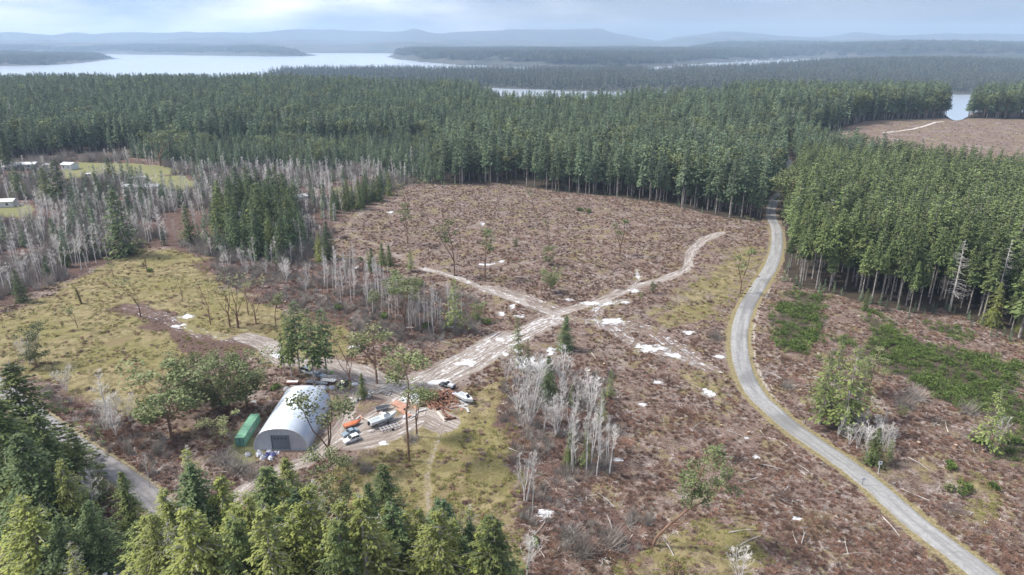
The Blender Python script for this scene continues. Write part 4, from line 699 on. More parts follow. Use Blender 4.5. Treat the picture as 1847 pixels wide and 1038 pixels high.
# broadleaf evergreens
for a in [
 ('madrone_full', 310, 790, 668, 'broad dark madrone left of the green container', 1.25), ('madrone_full', 352, 742, 640, 'round madrone behind the broad dark madrone', 1.0), ('madrone_full', 415, 740, 648, 'leafy madrone right beside the path to the barn', 1.0), ('madrone_full', 447, 738, 636, 'tall leafy madrone nearest the barn roof', 1.05), ('madrone_full', 385, 745, 682, 'low madrone between its two leafy neighbours', .9), ('madrone_full', 343, 720, 660, 'small madrone at the back of the leafy clump', 1.0),
 ('madrone_pale', 398, 812, 752, 'light green small madrone in front of the green container', 1.5), ('madrone', 594, 828, 698, 'madrone with a crooked trunk at the right wall of the barn', 1.25), ('madrone_pale', 535, 806, 782, 'tiny pale tree at the right of the barn door', .9), ('madrone_full', 602, 932, 826, 'dark leafed madrone below the track, above the fir row', .9), ('madrone_tall', 738, 832, 648, 'tall red trunked madrone beside the boat trailer', 1.15), ('madrone', 752, 788, 700, 'short madrone with spreading stems beside the plank stack', 1.2), ('madrone_pale', 680, 692, 586, 'pale green round topped tree beyond the parked cars', 1.2), ('madrone_bare', 632, 702, 608, 'thin crowned madrone over the black car', 1.3),
 ('madrone', 712, 558, 496, 'dark madrone behind the white stemmed alders', 1.3), ('madrone', 730, 592, 500, 'leaning dark madrone among the white stemmed alders', 1.4), ('madrone', 748, 560, 505, 'right dark madrone among the white stems', 1.1), ('madrone_full', 862, 580, 548, 'low round bush tree beside the track branch', 1.2),
 ('madrone_bare', 415, 590, 500, 'bare stemmed madrone on the left of the meadow clump', 1.1), ('madrone_bare', 430, 592, 492, 'spreading bare stemmed madrone in the centre of the meadow clump', 1.3), ('madrone_bare', 462, 585, 498, 'bare stemmed madrone on the right of the meadow clump', 1.1), ('madrone_bare', 448, 568, 500, 'bare stemmed madrone at the back of the meadow clump', 1.0), ('madrone_bare', 380, 586, 505, 'slim bare stemmed madrone left of the meadow clump', .8), ('madrone_pale', 498, 588, 526, 'yellow leafed small tree right of the meadow clump', .9), ('madrone_bare', 254, 572, 496, 'thin lone tree on the dark slash in the meadow', 1.0), ('madrone_bare', 266, 492, 430, 'forked thin tree at the top of the meadow', .9), ('madrone_lone', 205, 502, 462, 'small thin tree at the upper left edge of the meadow', 1.0), ('madrone_lone', 140, 592, 545, 'stubby thin tree on the left of the meadow', .9), ('madrone_full', 66, 660, 592, 'leafy tree at the left border beside the lane', .9), ('madrone_bare', 330, 545, 500, 'leaning bare sapling in the middle of the meadow', .8),
 ('madrone_lone', 735, 440, 366, 'thin crooked tree at the left of the brown clearing', 1.0), ('madrone_lone', 820, 498, 396, 'wispy pale tree on the brown clearing, beyond the track branch', .9), ('madrone_lone', 875, 508, 416, 'dark leafed thin tree in the centre of the brown clearing', 1.0), ('madrone_bare', 990, 452, 392, 'wispy reddish tree on the brown clearing', .8), ('madrone_full', 990, 478, 444, 'low leafy clump below the wispy reddish tree', 1.0), ('madrone_full', 993, 526, 484, 'dark leafy bush tree in the near brown clearing', 1.1), ('madrone_lone', 1118, 462, 392, 'thin bare tree at the right of the brown clearing', 1.0), ('madrone_lone', 1335, 530, 446, 'lone leafy topped tree between the track end and the paved road', 1.0), ('madrone_bare', 1347, 440, 388, 'pale bushy tree where the dirt track meets the road', 1.0), ('madrone_full', 1177, 530, 508, 'small dark round tree beside the dirt track', .9), ('madrone_lone', 1157, 556, 522, 'charred sapling right of the muddy junction', .7), ('madrone_lone', 962, 378, 338, 'far thin tree in the back of the brown clearing', .9), ('madrone_bare', 900, 380, 335, 'far pale topped tree in the back of the brown clearing', .9), ('madrone_full', 930, 452, 430, 'small dark sapling left of the leafy clump', .7),
 ('madrone_pale', 1565, 712, 640, 'pale broadleaf tree behind the roadside clump', 1.5), ('madrone_full', 1625, 755, 735, 'low leafy bush tree on the brown slope by the broom', 1.0), ('madrone_bare', 735, 385, 322, 'thin leafy topped tree before the far firs', 1.2), ('madrone', 290, 300, 232, 'round crowned tree among the far firs', 1.5)]:
    k, bx, by, ty, lb, w = a; T(k, bx, by, ty, lb, 'broadleaf_tree', 'tree', wid=w)
# the leaning tree in front
def leaning():
    q = np.random.default_rng(9); T_ = []
    def limb(pts, r0, r1): P = np.array(pts, float); rr = np.linspace(r0, r1, len(P)); T_.append(sticks(P[:-1], P[1:], rr[:-1], rr[1:], 7)); return P
    limb([(0, 0, -.5), (.5, 0, 1.2), (1.7, 0, 2.9), (3.1, .1, 4.4), (3.9, .1, 5.2)], .19, .12)
    a = limb([(3.9, .1, 5.2), (4.0, .2, 6.6), (4.2, .1, 8.4), (4.8, -.1, 10.6), (5.2, 0, 12.6)], .13, .04); b = limb([(3.9, .1, 5.2), (5.4, 0, 6.3), (6.9, .2, 7.7), (8.0, .2, 9.4)], .12, .03); limb([(1.7, 0, 2.9), (3.4, -.5, 3.8), (5.2, -.8, 5.0)], .10, .03)
    L2 = []
    for P, n, R_ in ((a, 20, 1.25), (b[1:], 9, .95)):
        for k in range(n):
            t = q.random()*(len(P)-1); i = int(t); c = P[i]+(P[min(i+1, len(P)-1)]-P[i])*(t-i); e = c+np.array([q.normal(0, .75), q.normal(0, .8), q.uniform(-.2, .7)])*R_; T_.append(sticks(c[None], e[None], [.035], [.012], 4)); m = 85
            u = q.normal(0, 1, (m, 3)); u /= np.linalg.norm(u, axis=1)[:, None]; p = e+u*q.random((m, 1))**.5*R_*q.uniform(.5, .85); s_ = q.uniform(.15, .33, m); L2.append(kites(p, np.arctan2(u[:, 1], u[:, 0])+q.normal(0, .9, m), s_, s_*.42, q.normal(.1, .5, m), q.normal(0, .7, m), q))
    return join(*T_), join(*L2)
tk, cr = leaning(); KIND['lean'] = [two('leaning_tree', tk, cr, M['mad_bark'], M['mad_leaf'])]; HT['lean'] = 13
T('lean', 1175, 985, 806, 'leaning tree with a split leafy crown on the brown slope in front', 'broadleaf_tree', 'tree', v=0, rz=-.05)
# a mossy broken stem in the meadow
x, y, z = G(147, 548); o = thing('broken_stem', 'leaning mossy broken stem on the left of the meadow', 'broken tree', (x, y, z)); MB().tube([(0, 0, -.3), (-.4, 0, 3), (-1.1, .1, 6.2)], [.42, .36, .28], 8).build('trunk', M['mad_bark'], o); V, F = kites(*(lambda n: (np.stack([-1.1*(h_ := rng.random(n))+rng.normal(0, .3, n), rng.normal(0, .3, n), h_*6.4], -1), rng.random(n)*6.28, rng.uniform(.3, .6, n), rng.uniform(.1, .2, n), rng.uniform(-.2, .8, n), rng.normal(0, .6, n)))(240), rng); obj('moss', mesh_np('stem_moss', V, [F], [M['moss']]), o)
# alders, bare in winter
def alders(pts, sp, h0, h1, label, group, kind='alder', wid=(.8, 1.15), limit=999):
    pg = poly(pts); x, y = jgrid(pg, sp, q=q); p = q.permutation(len(x))[:limit]
    for i in p: tree('alder_tree', kind, label, 'bare tree', x[i], y[i], float(height(x[i], y[i])), q.uniform(h0, h1), group, wid=q.uniform(*wid), parts=AL)
    return len(p)
na = alders([(-30, 390), (60, 375), (190, 362), (330, 345), (385, 352), (370, 420), (290, 440), (205, 475), (100, 508), (-5, 560), (-60, 560)], 8.5, 13, 19, 'bare grey alder in the winter woods left of the meadow', 'alders of the woods on the left', limit=84)
na += alders([(170, 480), (100, 505), (0, 555), (-40, 590), (-45, 560), (60, 505), (180, 462)], 6, 12, 17, 'pale stemmed bare alder along the upper left edge of the meadow', 'alders at the meadow edge', limit=24)
na += alders([(360, 338), (480, 325), (600, 320), (740, 315), (742, 333), (700, 346), (640, 372), (590, 388), (560, 372), (520, 352), (420, 352)], 8.5, 13, 19, 'bare grey alder between the far firs and the brown clearing', 'alders above the brown clearing', limit=52)
na += alders([(570, 530), (590, 500), (640, 500), (690, 520), (735, 560), (720, 585), (640, 560), (600, 545)], 4.2, 13, 18, 'white stemmed alder in the row below the brown clearing', 'white stemmed alders below the clearing', wid=(.6, .85), limit=36)
na += alders([(725, 590), (745, 570), (830, 570), (845, 590), (820, 605), (740, 605)], 3.4, 12, 16.5, 'white stemmed alder in the clump left of the muddy junction', 'white stemmed alders left of the junction', wid=(.6, .85), limit=22)
na += alders([(1025, 850), (1060, 800), (1105, 820), (1108, 858), (1060, 866)], 3.2, 13, 19, 'pale tall alder in the thicket of the front brown slope', 'pale alders of the thicket', wid=(.65, .95), limit=22)
na += alders([(905, 680), (940, 690), (1040, 690), (1075, 720), (1090, 760), (1010, 790), (940, 770)], 4.6, 8, 13.5, 'grey bushy alder in the thicket of the front brown slope', 'bushy alders of the thicket', 'alder_multi', limit=24)
na += alders([(180, 292), (230, 288), (290, 292), (300, 304), (240, 303), (185, 300)], 8, 12, 16, 'bare alder behind the far green lawn', 'alders behind the far lawn', limit=16)
na += alders([(1505, 790), (1540, 770), (1600, 790), (1620, 815), (1580, 840)], 4.0, 6, 8.5, 'silvery bare alder in the roadside clump', 'silvery alders beside the road', 'alder_multi', limit=10)
na += alders([(170, 760), (215, 745), (270, 780), (260, 800), (200, 790)], 4.5, 6, 10, 'pale bare tree on the bank above the grey lane', 'bare trees above the lane', 'alder_multi', limit=7)
na += alders([(380, 470), (470, 480), (560, 500), (555, 530), (470, 500), (400, 490)], 8, 6, 10, 'grey bare tree at the foot of the tight fir grove', 'bare trees below the grove', 'alder_multi', limit=14)
ap = [one('wood_alder', *alder(430+i, 15, .32, .35, 13), M['alder_bark'], M['alder_twig']) for i in range(4)]
x, y = jgrid(P_WOODL, 8.0, (-460, 100, 220, 560)); k = fov(x, y) & (gmask(x, y, m2)[:, 3] < .3) & (fbm(x/30+5, y/30, 3) > .45) & (gmask(x, y, m1)[:, 0] < .3); x, y = x[k], y[k]; s = rng.uniform(.6, 1.0, len(x)); print('alders', na, 'more', len(x))
scatter('bare_woods', x, y, ap, s, s*rng.uniform(.9, 1.15, len(x)), rs=16)
for a in [('alder_multi', 958, 768, 640, 'forked bare tree at the left of the front thicket', 1.0), ('alder', 200, 775, 668, 'tall pale bare tree on the rusty bank', 1.1), ('alder_multi', 172, 935, 850, 'pinkish bare tree below the grey lane', 1.2), ('alder', 270, 880, 815, 'small grey tree at the end of the visible lane', .8), ('alder_multi', 950, 905, 815, 'bare mossy tree on the right of the grass slope', .8), ('alder_multi', 935, 868, 830, 'thin grey sapling left of the dark pool', .7), ('alder_multi', 1560, 830, 760, 'grey arching tree behind the white road sign', 1.0), ('alder', 960, 925, 820, 'slim mossy stem beside the dark pool', .6), ('alder_multi', 1800, 800, 745, 'silver sapling at the right border in the broom', .8), ('alder_multi', 1330, 1050, 985, 'pale lichen bush at the bottom right of the grass', 1.2), ('alder_multi', 60, 655, 600, 'bare tree near the left border above the lane', 1.3), ('alder_multi', 120, 705, 660, 'grey tangled tree on the bank at the left', 1.2), ('alder_multi', 950, 1040, 960, 'lichen covered sapling at the bottom of the grass slope', 1.0)]:
    k, bx, by, ty, lb, w = a; T(k, bx, by, ty, lb, 'alder_tree' if k == 'alder' else 'bare_tree', 'bare tree', wid=w, parts=AL)
# ------------------------------------------------------------------ bushes one can tell apart
bm = [mesh_np('bush', *(lambda vf: (vf[0], [vf[1]]))(bush(520+i, 300, 1.0, 1.1)), [M['bush_green']]) for i in range(3)]; bp_ = [mesh_np('pale_bush', *(lambda vf: (vf[0], [vf[1]]))(bush(530+i, 260, 1.0, 1.0)), [M['mad_pale']]) for i in range(2)]
tb = [mesh_np('twig_bush', *(lambda vf: (vf[0], [vf[1]]))(twigs(540+i, 260, 1.2, 1.3, .35, .02)), [M['shrub_twig']]) for i in range(3)]
def B_(px, py, s, label, kind='g', sz=None):
    x, y, z = G(px, py); o = obj('bush', random.choice({'g': bm, 'p': bp_, 't': tb}[kind])); o.location = (x, y, z-.1); o.rotation_euler = (0, 0, random.random()*6.28); o.scale = (s, s, s*.95 if sz is None else sz); tag(o, label, 'bush')
for a in [(1742, 884, 2.0, 'bright green bush on the slope right of the paved road'), (1795, 880, 1.6, 'olive bush right of the bright green bush'), (1712, 845, 1.9, 'dark green bush above the bright green bush'), (1708, 882, 1.5, 'pale silvery bush left of the bright green bush', 'p'), (1760, 798, 1.8, 'yellow green bush at the foot of the thin fir'), (1590, 470+330, 1.2, 'green bush under the roadside clump'), (665, 1010, 2, 'pale bush on the lower grass slope', 'p'),
 (880, 585, 2.0, 'dark bush beside a puddle left of the junction'), (770, 590, 2.1, 'green bush under the white stems'), (690, 575, 2.4, 'leafy bush at the foot of the dark madrone'), (650, 470, 1.6, 'small bush at the near left of the clearing'), (1045, 380, 2.6, 'dark low bush in the back right of the brown clearing'), (1062, 383, 2.2, 'dark low bush right of its twin in the back of the clearing'), (610, 560, 2.0, 'green bush at the foot of the left white stems'), (270, 490, 1.8, 'green bush under the forked thin tree'),
 (500, 700, 1.8, 'bush behind the left rear corner of the barn'), (520, 640+70, 1.6, 'brown bush at the back wall of the barn', 't'), (530, 880, 2.0, 'dark twiggy bush beside the lower barn track', 't'), (460, 860, 2.2, 'grey twiggy bush between the container and the firs', 't'), (430, 850, 2.6, 'pinkish twiggy bush in front of the container', 't'), (405, 835, 2.4, 'grey brown thicket bush left of the container front', 't'),
 (740, 795, 1.7, 'dark bush at the foot of the short madrone', 't'), (660, 850, 1.6, 'brown twiggy bush on the grass slope', 't'), (690, 880, 1.5, 'low brown bush on the lower grass slope', 't'), (1290, 610, 2.2, 'round twiggy bush left of the road bend', 't'), (1100, 985, 2.6, 'grey brush heap bush on the front slope', 't'), (1050, 1000, 2.4, 'dark brush heap bush left of its neighbour on the front slope', 't'), (1030, 970, 2.2, 'twiggy heap on the slope right of the dark pool', 't'), (1650, 720, 2.8, 'large pale twiggy bush on the slope below the broom', 't'), (1630, 735, 2.6, 'twiggy bush left of the large pale one', 't'), (1745, 745, 2.2, 'pinkish twiggy bush left of the thin fir', 't'), (1420, 700, 1.8, 'brown bush on the verge inside the road bend', 't'), (960, 985, 1.7, 'green bush below the dark pool'), (1830, 800, 2.0, 'green bush at the right border')]:
    B_(*a)
# ------------------------------------------------------------------ ground cover: dead brush, slash, grass, broom, undergrowth
def pts_rand(n, box): return rng.uniform(box[0], box[1], n), rng.uniform(box[2], box[3], n)
def cone_pts(n, y0, y1, m=.82, p=1.0):
    y = y0+(y1-y0)*rng.random(n)**p; return rng.uniform(-1, 1, n)*(y*m+22), y
def vf1(name, vf, m): return mesh_np(name, vf[0], [vf[1]], [m])
br = [vf1('dead_brush', twigs(600+i, 60, .8, .7, .35, .05), M['brush_dead']) for i in range(4)]+[vf1('dead_fern', bush(610+i, 90, .8, .55, .36, .28), M['brush_dead']) for i in range(4)]+[vf1('slash', twigs(620+i, 26, 1.3, .4, .8, .05), M['brush_pale']) for i in range(3)]
def free(x, y, grass_ok=.35, dirt=.3):
    a = gmask(x, y, m1); b = gmask(x, y, m2); return (a[:, 1] < dirt) & (a[:, 2] < .3) & (a[:, 3] < .45) & (b[:, 3] < .3) & (b[:, 0] < .3) & (a[:, 0] < grass_ok) & (droad(x, y) > 4.2)
def clearof(x, y):
    return ~((np.abs(x+60) < 8.2) & (y > 149) & (y < 180)) & ~((np.abs(x+72) < 2.2) & (y > 150) & (y < 168)) & (polydist(ROAD2, x, y, 6)[0] > 3.6) & ~((x > -55) & (x < -14) & (y > 152) & (y < 190))
x, y = cone_pts(210000, 105, 620, p=1.25); k = free(x, y) & clearof(x, y) & (fbm(x/6, y/6, 3)+.25*rng.random(len(x)) > .50) & ~inside(P_WOODL, x, y); x, y = x[k], y[k]
x2, y2 = cone_pts(9000, 620, 860); k = inside(P_CLEAR, x2, y2); x, y = np.r_[x, x2[k]], np.r_[y, y2[k]]
s = rng.uniform(.35, 1.0, len(x))**1.3*np.interp(y, [100, 300, 600], [.85, .9, 1.0]); dkm = gmask(x, y, m2)[:, 2] > .5; s[dkm] *= 1.25; print('brush', len(x))
ix = np.where(rng.random(len(x)) < .14, rng.integers(8, 11, len(x)), rng.integers(0, 8, len(x))); scatter('dead_undergrowth', x, y, br, s, s*rng.uniform(.6, 1.1, len(x)), ix, rs=11)
x, y = cone_pts(80000, 100, 420, p=1.2); a = gmask(x, y, m1); k = (a[:, 0] > .35) & (a[:, 1] < .3) & (a[:, 2] < .3) & clearof(x, y) & (fbm(x/4, y/4, 3) > .47); x, y = x[k], y[k]; print('grass', len(x))
tf = [vf1('grass_tuft', bush(640+i, 46, .55, .4, .30, .18), M['tuft']) for i in range(4)]+[vf1('weed_tuft', bush(645+i, 60, .6, .5, .3, .3), M['brush_dead']) for i in range(2)]
s = rng.uniform(.5, 1.3, len(x)); scatter('grass', x, y, tf, s, s*rng.uniform(.6, 1.2, len(x)), np.where(rng.random(len(x)) < .2, rng.integers(4, 6, len(x)), rng.integers(0, 4, len(x))), rs=12)
X_, Y_ = [], []
for p in P_BROOM:
    a, b = jgrid(p, .95); k = fbm(a/4, b/4, 4) > .475; X_.append(a[k]+rng.normal(0, 1.6, k.sum())); Y_.append(b[k]+rng.normal(0, 2.2, k.sum()))
x, y = np.concatenate(X_), np.concatenate(Y_); k = droad(x, y) > 5; x, y = x[k], y[k]; s = rng.uniform(.4, 1.35, len(x))*(.6+.8*fbm(x/6+40, y/6, 2)); print('broom', len(x))
scatter('broom_shrubbery', x, y, [vf1('broom', bush(650+i, 80, .9, 1.2, .36, .25), M['broom']) for i in range(4)], s, s*rng.uniform(.8, 1.5, len(s)), rs=13)
# bare undergrowth under the alders, and dark thickets
x, y = jgrid(P_WOODL, 4.2, (-500, 100, 200, 640)); k = fov(x, y) & (gmask(x, y, m2)[:, 3] < .3) & (fbm(x/22, y/22, 3) > .44) & (gmask(x, y, m1)[:, 0] < .4); x, y = x[k], y[k]; s = rng.uniform(.9, 2.3, len(x)); print('under', len(x))
ug = [vf1('bare_thicket', twigs(660+i, 120, 1.3, 1.9, .2, .03), M['shrub_twig']) for i in range(4)]
scatter('undergrowth', x, y, ug, s, s*rng.uniform(.8, 1.3, len(x)), rs=14)
X_, Y_ = [], []
for p in (P_DARK1, P_DARK2, P_DARK3, P_DARK4, P_DARK5):
    a, b = jgrid(p, 2.6); k = (fbm(a/7, b/7, 3) > .45) & free(a, b, .5) & clearof(a, b); X_.append(a[k]); Y_.append(b[k])
x, y = np.concatenate(X_), np.concatenate(Y_); s = rng.uniform(.5, 1.2, len(x)); scatter('thicket_undergrowth', x, y, ug, s, s*rng.uniform(.6, 1.0, len(x)), rs=15)
heapm = []
for i in range(3):
    a, b = twigs(700+i, 420, 2.6, 1.6, .45, .05), twigs(710+i, 40, 3.0, 1.2, .6, .13); heapm.append((mesh_np('slash_heap_twigs', a[0], [a[1]], [M['brush_dead']]), mesh_np('slash_heap_poles', b[0], [b[1]], [M['dead_wood']])))
sp = [(1060, 985), (1120, 975), (1010, 1000), (1085, 1000), (1150, 960), (1240, 745), (1180, 760), (1130, 800), (1290, 870), (1330, 830), (1210, 690), (1050, 895), (1000, 875), (910, 740), (1420, 650), (1440, 690), (1410, 590), (1690, 760), (1760, 790), (1600, 560), (1680, 590), (1230, 480), (1090, 440), (1180, 400), (800, 420), (700, 410), (960, 410), (1050, 500), (850, 460), (1300, 400), (560, 545), (500, 520), (440, 500), (690, 640), (760, 625), (720, 665), (640, 620), (110, 725), (170, 745), (250, 800), (205, 785), (1500, 940), (1420, 900), (1560, 1000), (1800, 950), (1720, 920), (930, 470), (1120, 520), (1280, 545), (830, 565), (620, 430), (680, 500)]
for px, py in sp:
    x, y, z = G(px+random.uniform(-5, 5), py); k = random.randrange(3); s = random.uniform(.45, 1.0); o = thing('slash_pile', 'heap of brown branches and pale poles on the logged ground', 'brush pile', (x, y, z-.05), random.random()*6.28, 'slash piles on the logged ground', (s, s, s*random.uniform(.6, 1))); obj('twigs', heapm[k][0], o); obj('poles', heapm[k][1], o)
# stumps and poles left by the loggers
sm = MB().tube([(0, 0, -.3), (0, 0, .1), (.03, 0, .75)], [.62, .45, .38], 9)
for a in range(5): sm.tube([(.3*math.cos(a*1.26), .3*math.sin(a*1.26), .2), (.85*math.cos(a*1.26), .85*math.sin(a*1.26), -.15)], [.16, .08], 5)
sme = sm.mesh('stump', M['mad_bark']); top_me = MB().tube([(.03, 0, .72), (.03, 0, .765)], .35, 9).mesh('stump_face', mat('cut_wood', (.36, .27, .19), .9, (.5, .4, .3), 3))
x, y = cone_pts(900, 150, 440); k = free(x, y, .2) & clearof(x, y) & ~inside(P_WOODL, x, y); x, y = x[k][:70], y[k][:70]
for a, b in zip(x, y):
    o = thing('stump', 'dark cut stump left among the brown brush of the clearing', 'stump', (a, b, float(height(a, b))), random.random()*6, 'cut stumps', [random.uniform(.7, 1.3)]*3); obj('wood', sme, o); obj('cut_face', top_me, o)
pm = MB().tube([(-3.5, 0, .12), (0, .2, .22), (3.6, 0, .1)], [.12, .09, .04], 6).mesh('slash_pole', M['dead_wood'])
x, y = cone_pts(1200, 112, 330); k = free(x, y, .6) & clearof(x, y); x, y = x[k][:150], y[k][:150]
for a, b in zip(x, y):
    o = obj('fallen_pole', pm); o.location = (a, b, float(height(a, b))+.1); o.rotation_euler = (0, random.uniform(-.06, .06), random.random()*6.28); s = random.uniform(.35, 1.0); o.scale = (s, s, 1); tag(o, 'pale fallen pole lying in the brown slash of the clearing', 'branch', 'fallen poles in the slash')
for px, py, l, rz, lb in [(1092, 905, 5, 2.3, 'curved pale dead branch standing in the brush below the front thicket'), (1100, 945, 3.5, 1.7, 'forked pale dead branch beside the curved one'), (1205, 990, 4.5, 1.9, 'thin white dead stem leaning beside the leaning tree'), (1450, 975, 4, .9, 'pale pole on the brown slope left of the road'), (1035, 965, 4, 2.0, 'broken reddish pole above the brush heap'), (1615, 785, 5, .1, 'long pale arching log on the slope beyond the road'), (1340, 412, 7, .1, 'dark felled log at the upper end of the dirt track')]:
    x, y, z = G(px, py); o = thing('dead_branch', lb, 'branch', (x, y, z), rz); MB().tube([(-l/2, 0, 0), (-l/6, .15, .9), (l/4, .3, 1.3), (l/2, .1, 1.2)], [.13, .11, .07, .03], 6).build('stem', M['dead_wood'], o); MB().tube([(l/8, .25, 1.2), (l/3, .9, 1.9)], [.06, .02], 5).build('twig', M['dead_wood'], o)
# ------------------------------------------------------------------ the barn
C = {}
C['steel'] = mat('galvanised_steel', (.47, .52, .58), .42, (.56, .61, .67), .35, metal=.25, detail=5, spec=.5)
C['steel_wall'] = mat('ribbed_steel_wall', (.43, .45, .50), .5, (.52, .54, .58), .5, spec=.4)
C['door'] = mat('door_grey', (.16, .19, .22), .5, (.20, .23, .26), 2)
C['glass'] = mat('dark_glass', (.02, .025, .03), .12, spec=.6); C['trim'] = mat('pale_trim', (.62, .62, .62), .5, (.55, .55, .56), 2)
C['black'] = mat('black_rubber', (.018, .018, .02), .8, (.03, .03, .03), 3); C['white'] = mat('white_paint', (.74, .75, .76), .35, (.66, .67, .67), 1.2, spec=.5)
C['green'] = mat('container_green', (.14, .32, .20), .6, (.22, .42, .29), .7, detail=6); C['teal'] = mat('container_teal_door', (.05, .20, .17), .55, (.10, .30, .25), 1.2)
C['blue'] = mat('grey_blue_paint', (.20, .27, .33), .3, (.24, .31, .37), 1, spec=.5); C['dark'] = mat('dark_paint', (.025, .028, .032), .3, (.04, .042, .045), 1, spec=.5)
C['orange'] = mat('orange_tarp', (.55, .145, .055), .6, (.66, .24, .12), 1.1, bump=.4); C['trail'] = mat('blue_steel_frame', (.06, .07, .15), .5, (.10, .11, .20), 2)
C['hull'] = mat('boat_white', (.70, .72, .72), .35, (.58, .61, .62), .8, spec=.5); C['grey'] = mat('grey_cover', (.30, .33, .33), .7, (.42, .45, .45), .8); C['plank'] = mat('red_lumber', (.38, .19, .125), .85, (.52, .31, .23), 1.4)
C['pale_plank'] = mat('pale_lumber', (.50, .44, .38), .85, (.62, .57, .50), 1.6); C['log'] = mat('red_log', (.085, .045, .032), .9, (.23, .115, .075), 1.3, rnd=.35, bump=.3); C['endgrain'] = mat('log_end', (.45, .25, .14), .9, (.58, .38, .24), 4, rnd=.2)
C['rock'] = mat('grey_rock', (.30, .28, .26), .9, (.52, .50, .47), 1.2, rnd=.3); C['tarp'] = mat('white_plastic', (.66, .67, .70), .5, (.50, .52, .60), 1.4, bump=.4, rnd=.2); C['tarpblue'] = mat('blue_plastic', (.10, .11, .30), .5, (.22, .24, .45), 1.5, rnd=.3)
C['roof'] = mat('slate_roof', (.12, .125, .14), .8, (.17, .175, .19), 1.5); C['hwall'] = mat('house_wall', (.55, .55, .54), .8, (.62, .61, .59), .5); C['red'] = mat('rusty_red', (.20, .06, .045), .7, (.28, .10, .07), 1); C['lime'] = mat('lime_plastic', (.30, .50, .10), .5, (.38, .58, .16), 1)
C['concrete'] = mat('concrete', (.36, .35, .33), .9, (.44, .43, .41), .8); C['metal'] = mat('grey_post', (.50, .50, .48), .5, (.58, .58, .56), 3, metal=.2)
BX, Y0, Y1, BW, BH = -59.9, 152.3, 175.7, 7.0, 6.3; bz = float(height(BX, 164))-.05
barn = thing('quonset_barn', 'grey arched steel barn with a ribbed round roof and a dark roll up door', 'barn', (BX, Y0, bz))
def arch(a): # half width BW, steep low sides, flat crown
    c, s = math.cos(a), math.sin(a); return (BW*(1 if c > 0 else -1)*abs(c)**.78, BH*abs(s)**.86)
A_ = [math.pi*i/44 for i in range(45)]; L_ = Y1-Y0; rb = 62; v = []; f = []
for j in range(rb*2+1):
    y = L_*j/(rb*2); k = 1+(.010 if j % 2 else -.006)
    for a in A_: x, z = arch(a); v.append((x*k, y, z*k))
nA = len(A_)
for j in range(rb*2):
    for i in range(nA-1): f.append((j*nA+i, j*nA+i+1, (j+1)*nA+i+1, (j+1)*nA+i))
MB().add(v, f).build('roof', C['steel'], barn)
hem = MB()
for y in (.0, L_):
    o_ = [(arch(a)[0]*1.018, y, arch(a)[1]*1.018) for a in A_]; i_ = [(arch(a)[0]*.985, y, arch(a)[1]*.985) for a in A_]; y2 = y+(-.16 if y == 0 else .16)
    hem.loft([[o, (o[0], y2, o[2]), (n_[0], y2, n_[2]), n_] for o, n_ in zip(o_, i_)])
hem.build('roof_edge', C['trim'], barn)
DX0, DX1, DH = -2.2, 2.2, 4.3
def endwall(name, y, door):
    w = MB(); n = 88; th = .12
    for i in range(n):
        x0, x1 = -BW*.985+2*BW*.985*i/n, -BW*.985+2*BW*.985*(i+1)/n
        def zt(x):
            c = min(1, abs(x)/BW)**(1/.78); return BH*.985*(max(0, 1-c*c)**.5)**.86
        lo = DH+.1 if door and x0 > DX0-.16 and x1 < DX1+.16 else 0
        a, b = zt(x0), zt(x1); dy = .05 if i % 2 else 0.
        if max(a, b) > lo: w.add([(x0, y+dy, lo), (x1, y+dy, lo), (x1, y+dy, max(b, lo)), (x0, y+dy, max(a, lo)), (x0, y+dy+th, lo), (x1, y+dy+th, lo), (x1, y+dy+th, max(b, lo)), (x0, y+dy+th, max(a, lo))], [(0, 1, 2, 3), (7, 6, 5, 4), (0, 4, 5, 1), (3, 2, 6, 7), (0, 3, 7, 4), (1, 5, 6, 2)])
    return w.build(name, C['steel_wall'], barn)
endwall('front_wall', -.02, True); endwall('rear_wall', L_-.16, False)
dr_ = MB()
for i in range(6): dr_.box(((DX0+DX1)/2, .12, DH*(i+.5)/6), (DX1-DX0, .06, DH/6-.03))
dr_ = dr_.build('rollup_door', C['door'], barn)
for i in range(4): MB().box((DX0+.75+i*.93, .075, DH*.79), (.5, .04, .3)).build('pane', C['glass'], dr_)
fr = MB(); fr.box((DX0-.09, -.05, DH/2), (.16, .2, DH)); fr.box((DX1+.09, -.05, DH/2), (.16, .2, DH)); fr.box((0, -.05, DH+.09), (DX1-DX0+.36, .2, .16)); fr.build('door_frame', C['door'], barn)
MB().box((0, -.14, DH+.75), (.4, .2, .22)).tube([(0, -.1, DH+.8), (0, -.5, DH+.72)], .05, 6).build('lamp', C['trim'], barn)
MB().box((0, L_/2, .03), (BW*2+.3, L_+.5, .16)).build('slab', C['concrete'], barn)

